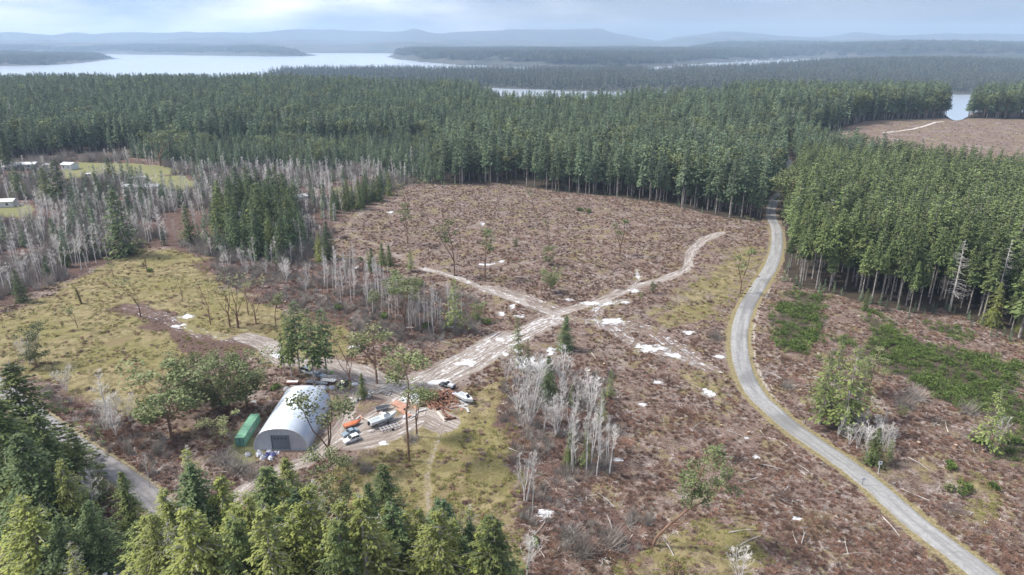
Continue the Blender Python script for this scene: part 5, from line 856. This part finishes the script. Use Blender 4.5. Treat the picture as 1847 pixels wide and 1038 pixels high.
# ------------------------------------------------------------------ shipping container
def at(px, py): return G(px, py)
def head(p0, p1):
    a, b = G(*p0), G(*p1); return ((a[0]+b[0])/2, (a[1]+b[1])/2, (a[2]+b[2])/2), math.atan2(b[1]-a[1], b[0]-a[0]), math.hypot(b[0]-a[0], b[1]-a[1])
cx, cy, cz = G(434, 806); cn = thing('shipping_container', 'green corrugated shipping container beside the arched barn', 'container', (cx, cy, cz+.1), R(1)); CL = 12.2
b_ = MB(); n = 60
for sx in (-1.2, 1.2):
    P = [(sx*(1 if i % 4 < 2 else .965), CL*i/n) for i in range(n+1)]
    b_.add([(x, y, z) for x, y in P for z in (.16, 2.5)], [(2*i, 2*i+2, 2*i+3, 2*i+1) for i in range(n)])
P = [(2.57 if i % 4 < 2 else 2.53, CL*i/n) for i in range(n+1)]; b_.add([(x, y, z) for z, y in P for x in (-1.14, 1.14)], [(2*i, 2*i+1, 2*i+3, 2*i+2) for i in range(n)]); b_.box((0, CL-.06, 1.3), (2.3, .06, 2.4)); b_.build('body', C['green'], cn)
fr = MB()
for sx in (-1.16, 1.16):
    for y in (.06, CL-.06): fr.box((sx, y, 1.3), (.14, .14, 2.6))
    fr.box((sx, CL/2, .09), (.12, CL-.2, .16)); fr.box((sx, CL/2, 2.545), (.12, CL-.2, .1))
for y in (.06, CL-.06): fr.box((0, y, .09), (2.2, .12, .16)); fr.box((0, y, 2.545), (2.2, .12, .11))
fr.build('frame', C['green'], cn)
for sx in (-1, 1):
    d = MB().box((sx*.55, .05, 1.3), (1.06, .07, 2.3)).build('door', C['teal'], cn)
    for k in (.3, .75): MB().tube([(sx*k, -.03, .2), (sx*k, -.03, 2.45)], .03, 6).build('lock_rod', C['trim'], d)
mk = MB()
for i, (y, z) in enumerate([(4.2, 1.75), (4.9, 1.72), (5.5, 1.78), (6.2, 1.74), (5.0, 1.35), (5.8, 1.38)]): mk.box((1.216, y, z), (.02, .42, .34))
mk.build('faded_marking', C['trim'], cn)

# ------------------------------------------------------------------ vehicles
def wheel_mb(r, w): return MB().tube([(0, -w/2, 0), (0, w/2, 0)], r, 16), MB().tube([(0, -w/2-.012, 0), (0, w/2+.012, 0)], r*.6, 12)
def car(name, label, cat, p0, p1, paint, style, L=4.5, Wd=1.8, flip=0, cargo=None):
    """p0 front wheel line, p1 rear, seen on the ground"""
    (x, y, z), a, _ = head(p1, p0); o = thing(name, label, cat, (x, y, z+.02), a+flip)
    hl, w = L/2, Wd/2
    prof = {'suv': ([(-hl, .35), (-hl, .95), (-hl+.1, 1.02), (hl-1.25, 1.02), (hl-.15, .82), (hl, .6), (hl, .3)], [(-hl+.08, 1.0), (-hl+.35, 1.62), (-hl+.6, 1.7), (hl-2.3, 1.66), (hl-1.3, 1.0)]),
            'van': ([(-hl, .35), (-hl, 1.05), (hl-1.0, 1.1), (hl-.1, .85), (hl, .6), (hl, .3)], [(-hl+.02, 1.05), (-hl+.1, 1.95), (-hl+.4, 2.02), (hl-1.9, 2.0), (hl-.95, 1.08)]),
            'sedan': ([(-hl, .4), (-hl+.02, .9), (-hl+.9, .95), (hl-1.3, .95), (hl-.15, .75), (hl, .55), (hl, .3)], [(-hl+.65, .93), (-hl+1.25, 1.36), (-hl+1.6, 1.42), (hl-2.1, 1.42), (hl-1.25, .95)]),
            'pickup': ([(-hl, .5), (-hl, 1.0), (hl-1.45, 1.02), (hl-.15, .9), (hl, .65), (hl, .4)], [(-.4, 1.0), (-.25, 1.66), (0, 1.72), (hl-2.2, 1.7), (hl-1.5, 1.0)])}[style]
    b, g = prof; ring = lambda yy, zi, sh: [(px_*(1-sh*.02), yy, max(.3, pz-(zi if pz > .7 else 0))) for px_, pz in b+[(hl-.1, .28), (-hl+.1, .28)]]
    m = MB().loft([ring(-w, .10, 2), ring(-w+.09, .02, 0), ring(-w+.2, 0, 0), ring(w-.2, 0, 0), ring(w-.09, .02, 0), ring(w, .10, 2)])
    gr_ = lambda yy, dz: [(px_*.97 if pz > 1.2 else px_, yy*(.84 if pz > 1.2 else .97), pz+dz) for px_, pz in g]
    m.loft([gr_(-w+.02, 0), gr_(-w+.2, .0), gr_(w-.2, 0), gr_(w-.02, 0)]); body = m.build('body', C[paint], o)
    # glass: side strips, windscreen, rear window, each set 8 mm proud
    gx0, gx1 = g[1][0]+.12, g[3][0]-.02; zt, zb = g[2][1]-.14, g[0][1]+.10
    for s in (-1, 1):
        mid = (gx0+gx1)/2+.1
        for q0, q1, q2, q3 in ((gx0-.12, mid-.06, mid-.06, gx0+.06), (mid+.06, g[4][0]-.28, gx1-.05, mid+.06)):
            yb, yt = s*(w*.985-.005), s*(w*.872); MB().add([(q0, yb+s*.012, zb), (q1, yb+s*.012, zb), (q2, yt+s*.012, zt), (q3, yt+s*.012, zt), (q0, yb-s*.05, zb), (q1, yb-s*.05, zb), (q2, yt-s*.05, zt), (q3, yt-s*.05, zt)], [(0, 1, 2, 3), (7, 6, 5, 4), (0, 4, 5, 1), (1, 5, 6, 2), (2, 6, 7, 3), (3, 7, 4, 0)]).build('side_window', C['glass'], o)
    for nm, (pa, pb) in (('windscreen', (g[4], g[3])), ('rear_window', (g[0], g[1]))):
        s = 1 if nm == 'windscreen' else -1; xa, za = pa[0]+(pb[0]-pa[0])*.14, pa[1]+(pb[1]-pa[1])*.14; xb, zb_ = pa[0]+(pb[0]-pa[0])*.9, pa[1]+(pb[1]-pa[1])*.9
        MB().add([(xa+s*.02, -w*.86, za+.02), (xa+s*.02, w*.86, za+.02), (xb+s*.02, w*.74, zb_+.02), (xb+s*.02, -w*.74, zb_+.02), (xa-s*.08, -w*.86, za-.03), (xa-s*.08, w*.86, za-.03), (xb-s*.08, w*.74, zb_-.05), (xb-s*.08, -w*.74, zb_-.05)], [(0, 1, 2, 3), (7, 6, 5, 4), (0, 4, 5, 1), (1, 5, 6, 2), (2, 6, 7, 3), (3, 7, 4, 0)]).build(nm, C['glass'], o)
    ty, rm = wheel_mb(.35, .22); tm = ty.mesh('tyre', C['black']); rmm = rm.mesh('rim', C['metal'])
    for sx in (-hl+.85, hl-.9):
        for s in (-1, 1):
            t_ = obj('wheel', tm, o); t_.location = (sx, s*(w-.1), .35); obj('rim', rmm, t_)
    for s in (-1, 1):
        MB().box((hl-.05, s*(w-.32), .68), (.14, .36, .14)).build('headlight', C['trim'], o); MB().box((-hl+.01, s*(w-.2), .85), (.08, .18, .26)).build('tail_light', C['red'], o); MB().box((g[4][0]-.25, s*(w+.1), 1.05), (.14, .2, .14)).build('mirror', C[paint], o)
    if style == 'pickup':
        MB().box((-hl+.95, 0, 1.045), (1.7, Wd-.35, .04)).build('bed_liner', C['black'], o)
        MB().loft([[(-hl+.2, -w+.25, 1.06), (-.45, -w+.25, 1.06), (-.45, w-.25, 1.06), (-hl+.2, w-.25, 1.06)], [(-hl+.4, -w+.4, 1.32), (-.6, -w+.35, 1.4), (-.6, w-.4, 1.36), (-hl+.45, w-.4, 1.28)]]).build('bed_load', C['tarp'], o)
    return o
car('parked_car', 'white hatchback parked at the near end of the yard row', 'car', (621, 801), (648, 791), 'white', 'suv')
car('parked_car', 'grey blue sedan parked between the white hatchback and the orange tarp', 'car', (618, 789), (645, 778), 'blue', 'sedan')
car('pickup_truck', 'dark pickup with a pale load standing on the wet muddy track', 'pickup', (795, 695), (819, 702), 'dark', 'pickup', 5.2, 1.9)
car('passenger_van', 'white van under the fir clump behind the barn', 'van', (568, 677), (547, 670), 'white', 'van', 5.4, 1.95)
car('parked_car', 'light blue car right of the white van behind the barn', 'car', (582, 681), (568, 678), 'blue', 'sedan', 4.4)
car('parked_car', 'black offroad car under the thin crowned madrone', 'car', (611, 701), (630, 690), 'dark', 'suv', 4.7, 1.9)

# ------------------------------------------------------------------ boats, trailers, tarps
def hull_rings(L, B, H, n=14, flat=.35):
    r = []
    for i in range(n):
        t = i/(n-1); w = B/2*(1-max(0, (t-.45)/.55)**2.2)*(.92+.08*min(1, t/.2)); w = max(w, .03); k = H*(.18*max(0, (t-.5)/.5)**2); x = -L/2+L*t; d = H*(.0+.55*max(0, (t-.7)/.3)**2)
        r.append([(x, -w, H+k), (x, -w*.93, H*.45+k*.6+d*.4), (x, -w*flat, .1+d), (x, 0, 0+d), (x, w*flat, .1+d), (x, w*.93, H*.45+k*.6+d*.4), (x, w, H+k)])
    return r
def boat(label, p0, p1, L, B, H, m, z0=.55, cabin=True, cover=None, name='motor_boat', trailer=True):
    (x, y, z), a, _ = head(p0, p1); o = thing(name, label, 'boat', (x, y, z+z0), a); r = hull_rings(L, B, H); MB().loft(r).build('hull', C[m], o, False)
    dk_ = MB(); dk_.loft([[(q[0][0], q[0][1]*.86, q[0][2]+.02), (q[0][0], q[6][1]*.86, q[0][2]+.02), (q[0][0], q[6][1]*.80, q[0][2]+.10), (q[0][0], q[0][1]*.80, q[0][2]+.10)] for q in r]); dk_.build('deck', C[cover or m], o)
    rl = MB(); 
    for s in (0, 6): rl.tube([(q[s][0], q[s][1]*1.01, q[s][2]+.02) for q in r], .05, 5)
    rl.build('rub_rail', C['grey'], o)
    if cabin:
        MB().loft([[(-L*.02, -B*.30, H+.1), (L*.24, -B*.22, H+.16), (L*.24, B*.22, H+.16), (-L*.02, B*.30, H+.1)], [(-L*.02, -B*.25, H+1.0), (L*.10, -B*.18, H+.95), (L*.10, B*.18, H+.95), (-L*.02, B*.25, H+1.0)]]).build('cabin', C[m], o)
        MB().add([(L*.245, -B*.2, H+.2), (L*.245, B*.2, H+.2), (L*.11, B*.17, H+.95), (L*.11, -B*.17, H+.95), (L*.22, -B*.2, H+.2), (L*.22, B*.2, H+.2), (L*.085, B*.17, H+.95), (L*.085, -B*.17, H+.95)], [(0, 1, 2, 3), (7, 6, 5, 4), (0, 4, 5, 1), (1, 5, 6, 2), (2, 6, 7, 3), (3, 7, 4, 0)]).build('windscreen', C['glass'], o)
        MB().box((-L*.28, 0, H+.115), (L*.36, B*.6, .03)).build('cockpit', C['grey'], o); MB().box((-L/2-.25, 0, H*.7), (.5, .42, 1.0)).build('outboard_motor', C['dark'], o)
    return o, a
def trailer(label, p0, p1, L, Wd, bars, m='trail', bm_='trim', dz=0.):
    (x, y, z), a, _ = head(p0, p1); o = thing('boat_trailer', label, 'trailer', (x, y, z+dz), a); f_ = MB(); f_.tube([(L/2, -Wd/2, .55), (-L*.2, -Wd/2, .55), (-L/2, 0, .5), (-L*.2, Wd/2, .55), (L/2, Wd/2, .55)], .07, 6); f_.tube([(-L/2-.9, 0, .5), (-L/2+.1, 0, .5)], .07, 6); f_.build('frame', C[m], o)
    c_ = MB()
    for i in range(bars): c_.box((-L*.22+(L*.68)*i/(bars-1), 0, .62), (.14, Wd*.98, .08))
    for s in (-.5, .5): c_.box((L*.12, s*Wd*.5, .71), (L*.7, .12, .09))
    c_.build('crossbars', C[bm_], o); MB().tube([(L*.18, -Wd/2-.2, .34), (L*.18, Wd/2+.2, .34)], .05, 6).build('axle', C['metal'], o); tm = wheel_mb(.34, .22)[0].mesh('tyre', C['black'])
    for s in (-1, 1): w_ = obj('wheel', tm, o); w_.location = (L*.18, s*(Wd/2+.2), .34)
    return o
boat('white motor boat with a grey cockpit beside the empty blue trailer', (664, 773), (719, 752), 8.6, 2.7, 1.25, 'hull', .62)
trailer('low grey trailer under the white motor boat', (662, 774), (716, 754), 7.0, 2.0, 5, 'metal', 'metal', -.05)
trailer('empty blue framed boat trailer with pale crossbars', (669, 784), (725, 767), 7.4, 2.2, 6)
boat('small dark dinghy with a raised rim behind the white motor boat', (680, 742), (702, 737), 4.2, 1.9, .75, 'grey', .25, False, 'dark', 'dinghy')
boat('white covered cruiser at the right end of the yard', (829, 719), (851, 731), 6.4, 2.5, 1.2, 'hull', .55, True, 'tarp')
boat('long pale canoe hull lying across the back of the barn', (551, 691), (594, 696), 7.0, 1.2, .6, 'hull', .2, False, 'grey', 'canoe')
def heap(name, label, cat, px, py, sx, sy, sz, m, seed, rz=0., lump=.3, n=9):
    x, y, z = G(px, py); q_ = np.random.default_rng(seed); o_ = MB(); rings = []
    for i in range(n):
        t = i/(n-1); rr = math.cos(t*math.pi/2*.93)**.55; rings.append([(sx*rr*math.cos(k)*(1+q_.normal(0, lump*.3)), sy*rr*math.sin(k)*(1+q_.normal(0, lump*.3)), sz*t*(1+q_.normal(0, lump*.25))) for k in [2*math.pi*j/18 for j in range(18)]])
    m_ = o_.loft(rings); o = m_.build(name, C[m], smoothf=False); o.location = (x, y, z-.03); o.rotation_euler = (0, 0, rz); return tag(o, label, cat)
(x, y, z), a, _ = head((621, 773), (651, 763)); o = thing('covered_boat', 'low boat covered by a bright orange tarp beside the grey blue sedan', 'boat', (x, y, z), a); MB().loft(hull_rings(4.8, 2.2, .8)).build('hull', C['dark'], o); MB().loft([[(q[0][0]*1.03, q[0][1]*1.08, q[0][2]-.18), (q[0][0]*1.03, q[0][1]*.7, q[0][2]+.18), (q[0][0]*1.03, 0, q[0][2]+.42), (q[0][0]*1.03, -q[0][1]*.7, q[0][2]+.18), (q[0][0]*1.03, -q[0][1]*1.08, q[0][2]-.18)] for q in hull_rings(4.8, 2.2, .8)]).build('tarp', C['orange'], o)
heap('tarp_heap', 'white plastic sheet thrown over goods at the right rear of the barn', 'tarp', 578, 701, 2.2, 1.4, 1.0, 'tarp', 3)
heap('tarp_heap', 'small white covered heap at the left rear of the barn', 'tarp', 517, 704, 1.0, .9, 1.1, 'tarp', 4)
for i, (px, py, s, m, lb) in enumerate([(468, 822, 1.0, 'tarp', 'upright roll of white plastic at the left of the barn front'), (474, 828, .9, 'tarp', 'white plastic bag leaning on the rolls before the barn'), (482, 823, .9, 'tarpblue', 'blue bag in the middle of the heap before the barn'), (488, 829, .85, 'tarp', 'white bag at the front of the heap before the barn'), (493, 823, .9, 'tarpblue', 'dark blue bag at the right of the heap before the barn'), (486, 818, .9, 'tarp', 'white bag against the barn wall'), (497, 817, .5, 'tarp', 'small white sack beside the barn door'), (503, 817, .45, 'tarp', 'second small white sack in front of the barn door'), (447, 822, .9, 'tarp', 'pale sheet lying on planks left of the barn front')]):
    heap('plastic_bag', lb, 'bag', px, py, s*.9, s*.75, s*(1.5 if i == 0 else 1.1), m, 20+i, i*.7, .5, 7)
# white cage trailer, rusty trailer, barrels behind the barn
(x, y, z), a, _ = head((581, 688), (605, 690)); o = thing('cage_trailer', 'white railed trailer behind the barn under the firs', 'trailer', (x, y, z), a); m_ = MB(); m_.box((0, 0, .6), (4.4, 2.0, .12)); m_.build('bed', C['trim'], o); m_ = MB()
for sx in np.linspace(-2.1, 2.1, 8):
    for s in (-.95, .95): m_.box((sx, s, 1.15), (.08, .08, 1.0))
for s in (-.95, .95):
    for zz in (1.2, 1.68): m_.box((0, s, zz), (4.3, .06, .09))
m_.build('rails', C['white'], o); tm = wheel_mb(.34, .2)[0].mesh('tyre', C['black'])
for s in (-1, 1): w_ = obj('wheel', tm, o); w_.location = (.3, s*1.12, .34)
(x, y, z), a, _ = head((518, 694), (538, 694)); o = thing('flat_trailer', 'rusty red trailer with a white top at the rear left of the barn', 'trailer', (x, y, z), a); MB().box((0, 0, .75), (3.6, 1.9, .5), taper=.95).build('body', C['red'], o); MB().box((0, 0, 1.06), (3.5, 1.2, .1)).build('cover', C['white'], o)
for s in (-1, 1): w_ = obj('wheel', tm, o); w_.location = (.2, s*1.0, .34)
for px, py, lb in [(588, 672, 'lime green barrel right of the light blue car'), (598, 674, 'lime green barrel nearer the thin crowned madrone')]:
    x, y, z = G(px, py); o = thing('barrel', lb, 'barrel', (x, y, z)); MB().tube([(0, 0, 0), (0, 0, .3), (0, 0, .6), (0, 0, 1.0)], [.36, .40, .40, .36], 14).build('drum', C['lime'], o); MB().tube([(0, 0, 1.0), (0, 0, 1.04)], .3, 14).build('lid', C['trim'], o)
# ------------------------------------------------------------------ lumber, logs, rocks
def stack(label, p0, p1, nw, nh, m, L=None, name='lumber_stack'):
    (x, y, z), a, d = head(p0, p1); o = thing(name, label, 'lumber', (x, y, z), a); L = L or d; bm2 = MB().box((0, 0, 0), (L, .34, .16)).mesh('beam', C[m])
    for k in range(nh):
        for i in range(nw): b2 = obj('beam', bm2, o); b2.location = (random.uniform(-.25, .25), (i-(nw-1)/2)*.42, .2+.2*k); b2.rotation_euler = (0, 0, random.uniform(-.02, .02))
    for sx in (-.35, .35): MB().box((sx*L, 0, .05), (.14, nw*.42, .1)).build('bearer', C['pale_plank'], o)
stack('upper stack of orange red beams left of the log pile', (711, 727.5), (731, 737), 6, 2, 'plank', 5.4); stack('lower stack of orange red beams beside the short madrone', (721, 741), (738, 752), 3, 2, 'plank', 5.8)
stack('pale squared beams lying in front of the log pile', (787, 742), (805, 763), 2, 1, 'pale_plank', 6.0)
lgm = MB().tube([(-2.6, 0, 0), (-.8, .04, .02), (1, -.03, 0), (2.6, 0, 0)], [.36, .34, .32, .29], 10).mesh('log_bark', C['log']); lge = MB().tube([(2.6, 0, 0), (2.63, 0, 0)], .27, 10).tube([(-2.63, 0, 0), (-2.6, 0, 0)], .34, 10).mesh('log_end', C['endgrain'])
lg = [(px, py, 0) for px in range(766, 822, 6) for py in (708, 716, 724, 732) if (px-790)/34+(abs(py-718)/24) < 1.2]+[(px, py, 1) for px in range(772, 806, 7) for py in (714, 722, 729)]+[(px, py, 2) for px in range(780, 800, 8) for py in (718, 725)]+[(800, 745, 0), (806, 750, 0), (803, 739, 0), (812, 757, 0), (795, 738, 0), (760, 704, 0), (762, 712, 0)]
print('logs', len(lg))
for px, py, lv in lg:
    x, y, z = G(px, py); o = thing('log', 'rust brown log lying in the jumbled log pile', 'log', (x, y, z+.3+.55*lv), random.choice([-.75, -.6, -.9, -.4, .5, 2.0])+random.gauss(0, .15), 'logs of the pile', [random.uniform(.45, .95), random.uniform(.75, 1.1), 1]); o.rotation_euler[1] = random.gauss(0, .10)*(1 if lv else .4); obj('bark', lgm, o); obj('cut_end', lge, o)
def rock(seed):
    q_ = np.random.default_rng(seed); import bmesh; b2 = bmesh.new(); bmesh.ops.create_icosphere(b2, subdivisions=2, radius=1)
    n_ = q_.normal(0, 1, (7, 3)); n_ /= np.linalg.norm(n_, axis=1)[:, None]
    for v_ in b2.verts:
        p = np.array(v_.co); k = 1+sum(.12*math.sin(3*float(p@u)+i) for i, u in enumerate(n_)); p = p*k
        for u in n_[:4]: p = p-u*max(0, float(p@u)-.72)*.85
        v_.co = Vector(p)*np.float64(1)
        v_.co.z *= .75
    me_ = bpy.data.meshes.new('rock'); b2.to_mesh(me_); b2.free(); me_.materials.append(C['rock']); return me_
rk = [rock(i) for i in range(5)]
for i in range(34):
    t = random.random(); px = 628+t*56+random.gauss(0, 3); py = 730-t*24+random.gauss(0, 3.2); x, y, z = G(px, py); o = obj('rock', random.choice(rk)); o.location = (x, y, z+.15); s = random.uniform(.3, .75); o.scale = (s, s*random.uniform(.7, 1), s); o.rotation_euler = (0, 0, random.random()*6); tag(o, 'pale broken rock on the rubble island beside the track', 'rock', 'rocks of the rubble island')
for i in range(8):
    px, py = 690+random.uniform(-8, 22), 706+random.uniform(-6, 4); x, y, z = G(px, py); o = obj('fallen_pole', pm); o.location = (x, y, z+.5); o.rotation_euler = (0, random.uniform(-.1, .1), random.uniform(.1, .9)); o.scale = (.7, 1.2, 1.4); tag(o, 'pale stripped pole in the heap between track and rubble island', 'branch', 'poles of the yard heap')
x, y, z = G(436, 722); heap('tarp_heap', 'dark round lid with a pale rim lying at the madrone foot', 'lid', 457, 726, 1.0, .9, .3, 'grey', 8)

# ------------------------------------------------------------------ signs on the road, house at the bottom, far houses
x, y, z = G(1584, 852); o = thing('road_sign', 'small white square road sign on a pale post at the right verge', 'road sign', (x, y, z)); MB().box((0, 0, 1.2), (.14, .10, 2.5)).build('post', C['white'], o); pl_ = MB().box((0, -.085, 2.75), (.95, .05, 1.0)).build('plate', C['white'], o); MB().box((0, -.125, 2.85), (.38, .02, .34)).build('marking', C['dark'], pl_)
x, y, z = G(1555, 876); o = thing('warning_sign', 'pale diamond road sign seen edge first at the left verge of the road', 'road sign', (x, y, z)); MB().tube([(0, 0, 0), (0, 0, 2.3)], .05, 8).build('post', C['dark'], o); MB().add([(0, -.1, 1.2), (.62, -.1, 1.85), (0, -.1, 2.5), (-.62, -.1, 1.85), (0, -.06, 1.2), (.62, -.06, 1.85), (0, -.06, 2.5), (-.62, -.06, 1.85)], [(0, 1, 2, 3), (7, 6, 5, 4), (0, 4, 5, 1), (1, 5, 6, 2), (2, 6, 7, 3), (3, 7, 4, 0)]).build('plate', C['trim'], o); 
def house(label, x, y, z, w, d, h, rz, wall, roof, pitch=.42, parts=True, name='house', group=None):
    o = thing(name, label, 'house', (x, y, z), rz, group); MB().box((0, 0, h/2-.2), (w, d, h+.4)).build('wall', C[wall], o); e = .5; rh = d/2*pitch*2
    MB().prism([(0, 0)], 0, 0) if 0 else None
    r_ = MB(); r_.loft([[(sx, -d/2-e, h-e*pitch), (sx, 0, h+d/2*pitch), (sx, d/2+e, h-e*pitch), (sx, d/2+e, h-e*pitch+.22), (sx, 0, h+d/2*pitch+.24), (sx, -d/2-e, h-e*pitch+.22)] for sx in (-w/2-e, w/2+e)]); r_.build('roof', C[roof], o)
    g_ = MB()
    for sx in (-w/2+.02, w/2-.02): g_.add([(sx, -d/2, h-.1), (sx, d/2, h-.1), (sx, 0, h+d/2*pitch-.05), (sx-.05, -d/2, h-.1), (sx-.05, d/2, h-.1), (sx-.05, 0, h+d/2*pitch-.05)], [(0, 1, 2), (5, 4, 3), (0, 3, 4, 1), (1, 4, 5, 2), (2, 5, 3, 0)])
    g_.build('gable', C[wall], o)
    if parts:
        for sx in (-.25, .25): MB().box((sx*w, -d/2-.03, h*.55), (1.4, .08, 1.2)).build('window', C['glass'], o)
        MB().box((0, -d/2-.03, 1.05), (1.1, .08, 2.1)).build('door', C['trim'], o)
    return o
hx, hy, _ = GZ(196, 1052, 5.0); ho_ = house('house with a slate grey roof half hidden by the firs in the bottom left', hx-2, hy-2.2, float(height(hx, hy))-.2, 12, 9, 4.6, R(24), 'hwall', 'roof', .35); MB().box((2.5, 1.2, 6.4), (.7, .7, 1.6)).build('chimney', C['hwall'], ho_)
for a in [(45, 303, 20, 8, 3.4, .15, 'hwall', 'white', 'long white roofed house at the left border, before the far firs'), (20, 306, 10, 7, 3, .4, 'hwall', 'trim', 'small pale outbuilding left of the long white roofed house'), (90, 304, 7, 6, 3, .1, 'hwall', 'trim', 'small grey shed between the two far white houses'), (127, 305, 10, 8, 4.2, -.25, 'white', 'white', 'white gabled house beside the far green lawn'), (160, 318, 3.5, 2.5, 2, .2, 'trim', 'white', 'tiny white hut on the far green lawn'), (258, 343, 24, 7, 3, .05, 'hwall', 'trim', 'long pale flat building in the winter woods'), (250, 327, 12, 6, 2.6, .3, 'hwall', 'metal', 'low grey shed before the far alders'), (8, 372, 14, 8, 3.5, .2, 'hwall', 'metal', 'grey roofed house at the left border in the alders'), (541, 366, 9, 6, 4.5, .6, 'white', 'white', 'small white building behind the fir grove')]:
    px, py, w, d, h, rz, wl, rf, lb = a; x, y, z = G(px, py); house(lb, x, y, z, w, d, h, rz, wl, rf, .3)
hm = {}
for i in range(46):
    px = random.uniform(1305, 1450); py = 111-random.random()**1.2*10+(px-1305)*.01; x, y, z = GZ(px, py, WATER+4); s = random.uniform(.4, .75)
    if not hm: 
        a_ = MB().box((0, 0, 3), (15, 11, 8)).mesh('far_wall', C['hwall']); b2 = MB().loft([[(sx, -6.5, 6.6), (sx, 0, 11), (sx, 6.5, 6.6)] for sx in (-8, 8)]).mesh('far_roof', C['metal']); hm = (a_, b2)
    o = thing('far_house', 'tiny pale house of the village on the far shore', 'house', (x, y, z), random.random()*3, 'village houses on the far shore', [s]*3); obj('wall', hm[0], o); obj('roof', hm[1], o)
for px, py in [(960, 119), (985, 117), (1000, 118), (600, 99), (100, 108), (130, 107), (165, 106), (905, 116), (1500, 104), (1560, 92), (1640, 93), (1540, 94)]:
    x, y, z = GZ(px, py, WATER+5); o = thing('far_house', 'single pale house among the trees on the shore beyond the water', 'house', (x, y, z), random.random()*3, 'scattered shore houses', [random.uniform(.4, .7)]*3); obj('wall', hm[0], o); obj('roof', hm[1], o)
# far gravel path in the upper right clearing
fp = spline([GZ(*p, 2)[:2] for p in [(1590, 244), (1630, 240), (1665, 233), (1685, 226), (1700, 224)]], 4); ribbon('path', fp, 2.2, mat('gravel', (.46, .41, .36), .9, (.55, .50, .45), .4), 5, .15)

# loose boards and scrap round the log pile and the boats
bd = [MB().box((0, 0, 0), (3.2, .28, .09)).box((.1, .34, .03), (3.0, .26, .09)).mesh('loose_board', C[m]) for m in ('pale_plank', 'plank', 'metal')]
for i in range(46):
    px, py = random.choice([(735, 722), (760, 705), (775, 742), (815, 735), (835, 742), (700, 712), (745, 745), (690, 748), (655, 756), (610, 690), (540, 700)]); px += random.gauss(0, 9); py += random.gauss(0, 4); x, y, z = G(px, py)
    if abs(x+60) < 8.5 and 149 < y < 178: continue
    o = obj('board', random.choice(bd)); o.location = (x, y, z+random.uniform(.08, .35)); o.rotation_euler = (random.gauss(0, .1), random.gauss(0, .06), random.random()*3.14); s = random.uniform(.4, 1.0); o.scale = (s, s, 1); tag(o, 'loose weathered board lying in the scrap of the yard', 'board', 'loose boards of the yard')
for i, (px, py, s, m, lb) in enumerate([(748, 716, 1.1, 'tarp', 'white plastic sheet by the trunk of the tall red madrone'), (762, 722, .8, 'orange', 'orange sheet at the left foot of the log pile'), (820, 712, .9, 'tarp', 'white scrap heap between log pile and cruiser'), (832, 716, .7, 'grey', 'grey scrap heap at the stern of the cruiser'), (706, 757, .7, 'grey', 'grey bundle beside the empty trailer'), (733, 752, .8, 'tarp', 'white bundle behind the bow of the motor boat'), (598, 700, .9, 'tarp', 'white heap at the rear right corner of the barn by the track'), (640, 694, .8, 'tarp', 'white scrap right of the black offroad car'), (650, 690, .7, 'grey', 'grey scrap beyond the rubble island')]):
    heap('scrap_heap', lb, 'scrap', px, py, s*1.3, s, s*.7, m, 60+i, i*.9, .7, 6)
# ------------------------------------------------------------------ the air: one closed box of thin even haze
hz = bpy.data.materials.new('haze'); hz.use_nodes = True; t = hz.node_tree; t.nodes.clear()
o_ = t.nodes.new('ShaderNodeOutputMaterial'); pv = t.nodes.new('ShaderNodeVolumePrincipled')
pv.inputs['Color'].default_value = (.58, .77, 1.0, 1); pv.inputs['Density'].default_value = 7.6e-5; pv.inputs['Anisotropy'].default_value = 0.0
t.links.new(pv.outputs[0], o_.inputs['Volume'])
b = MB(); b.add([(x, y, z) for z in (-60, 440) for y in (-900, 16900) for x in (-16900, 16900)], [(0, 2, 3, 1), (4, 5, 7, 6), (0, 1, 5, 4), (2, 6, 7, 3), (0, 4, 6, 2), (1, 3, 7, 5)])
ho = b.build('haze', hz, kind='stuff')
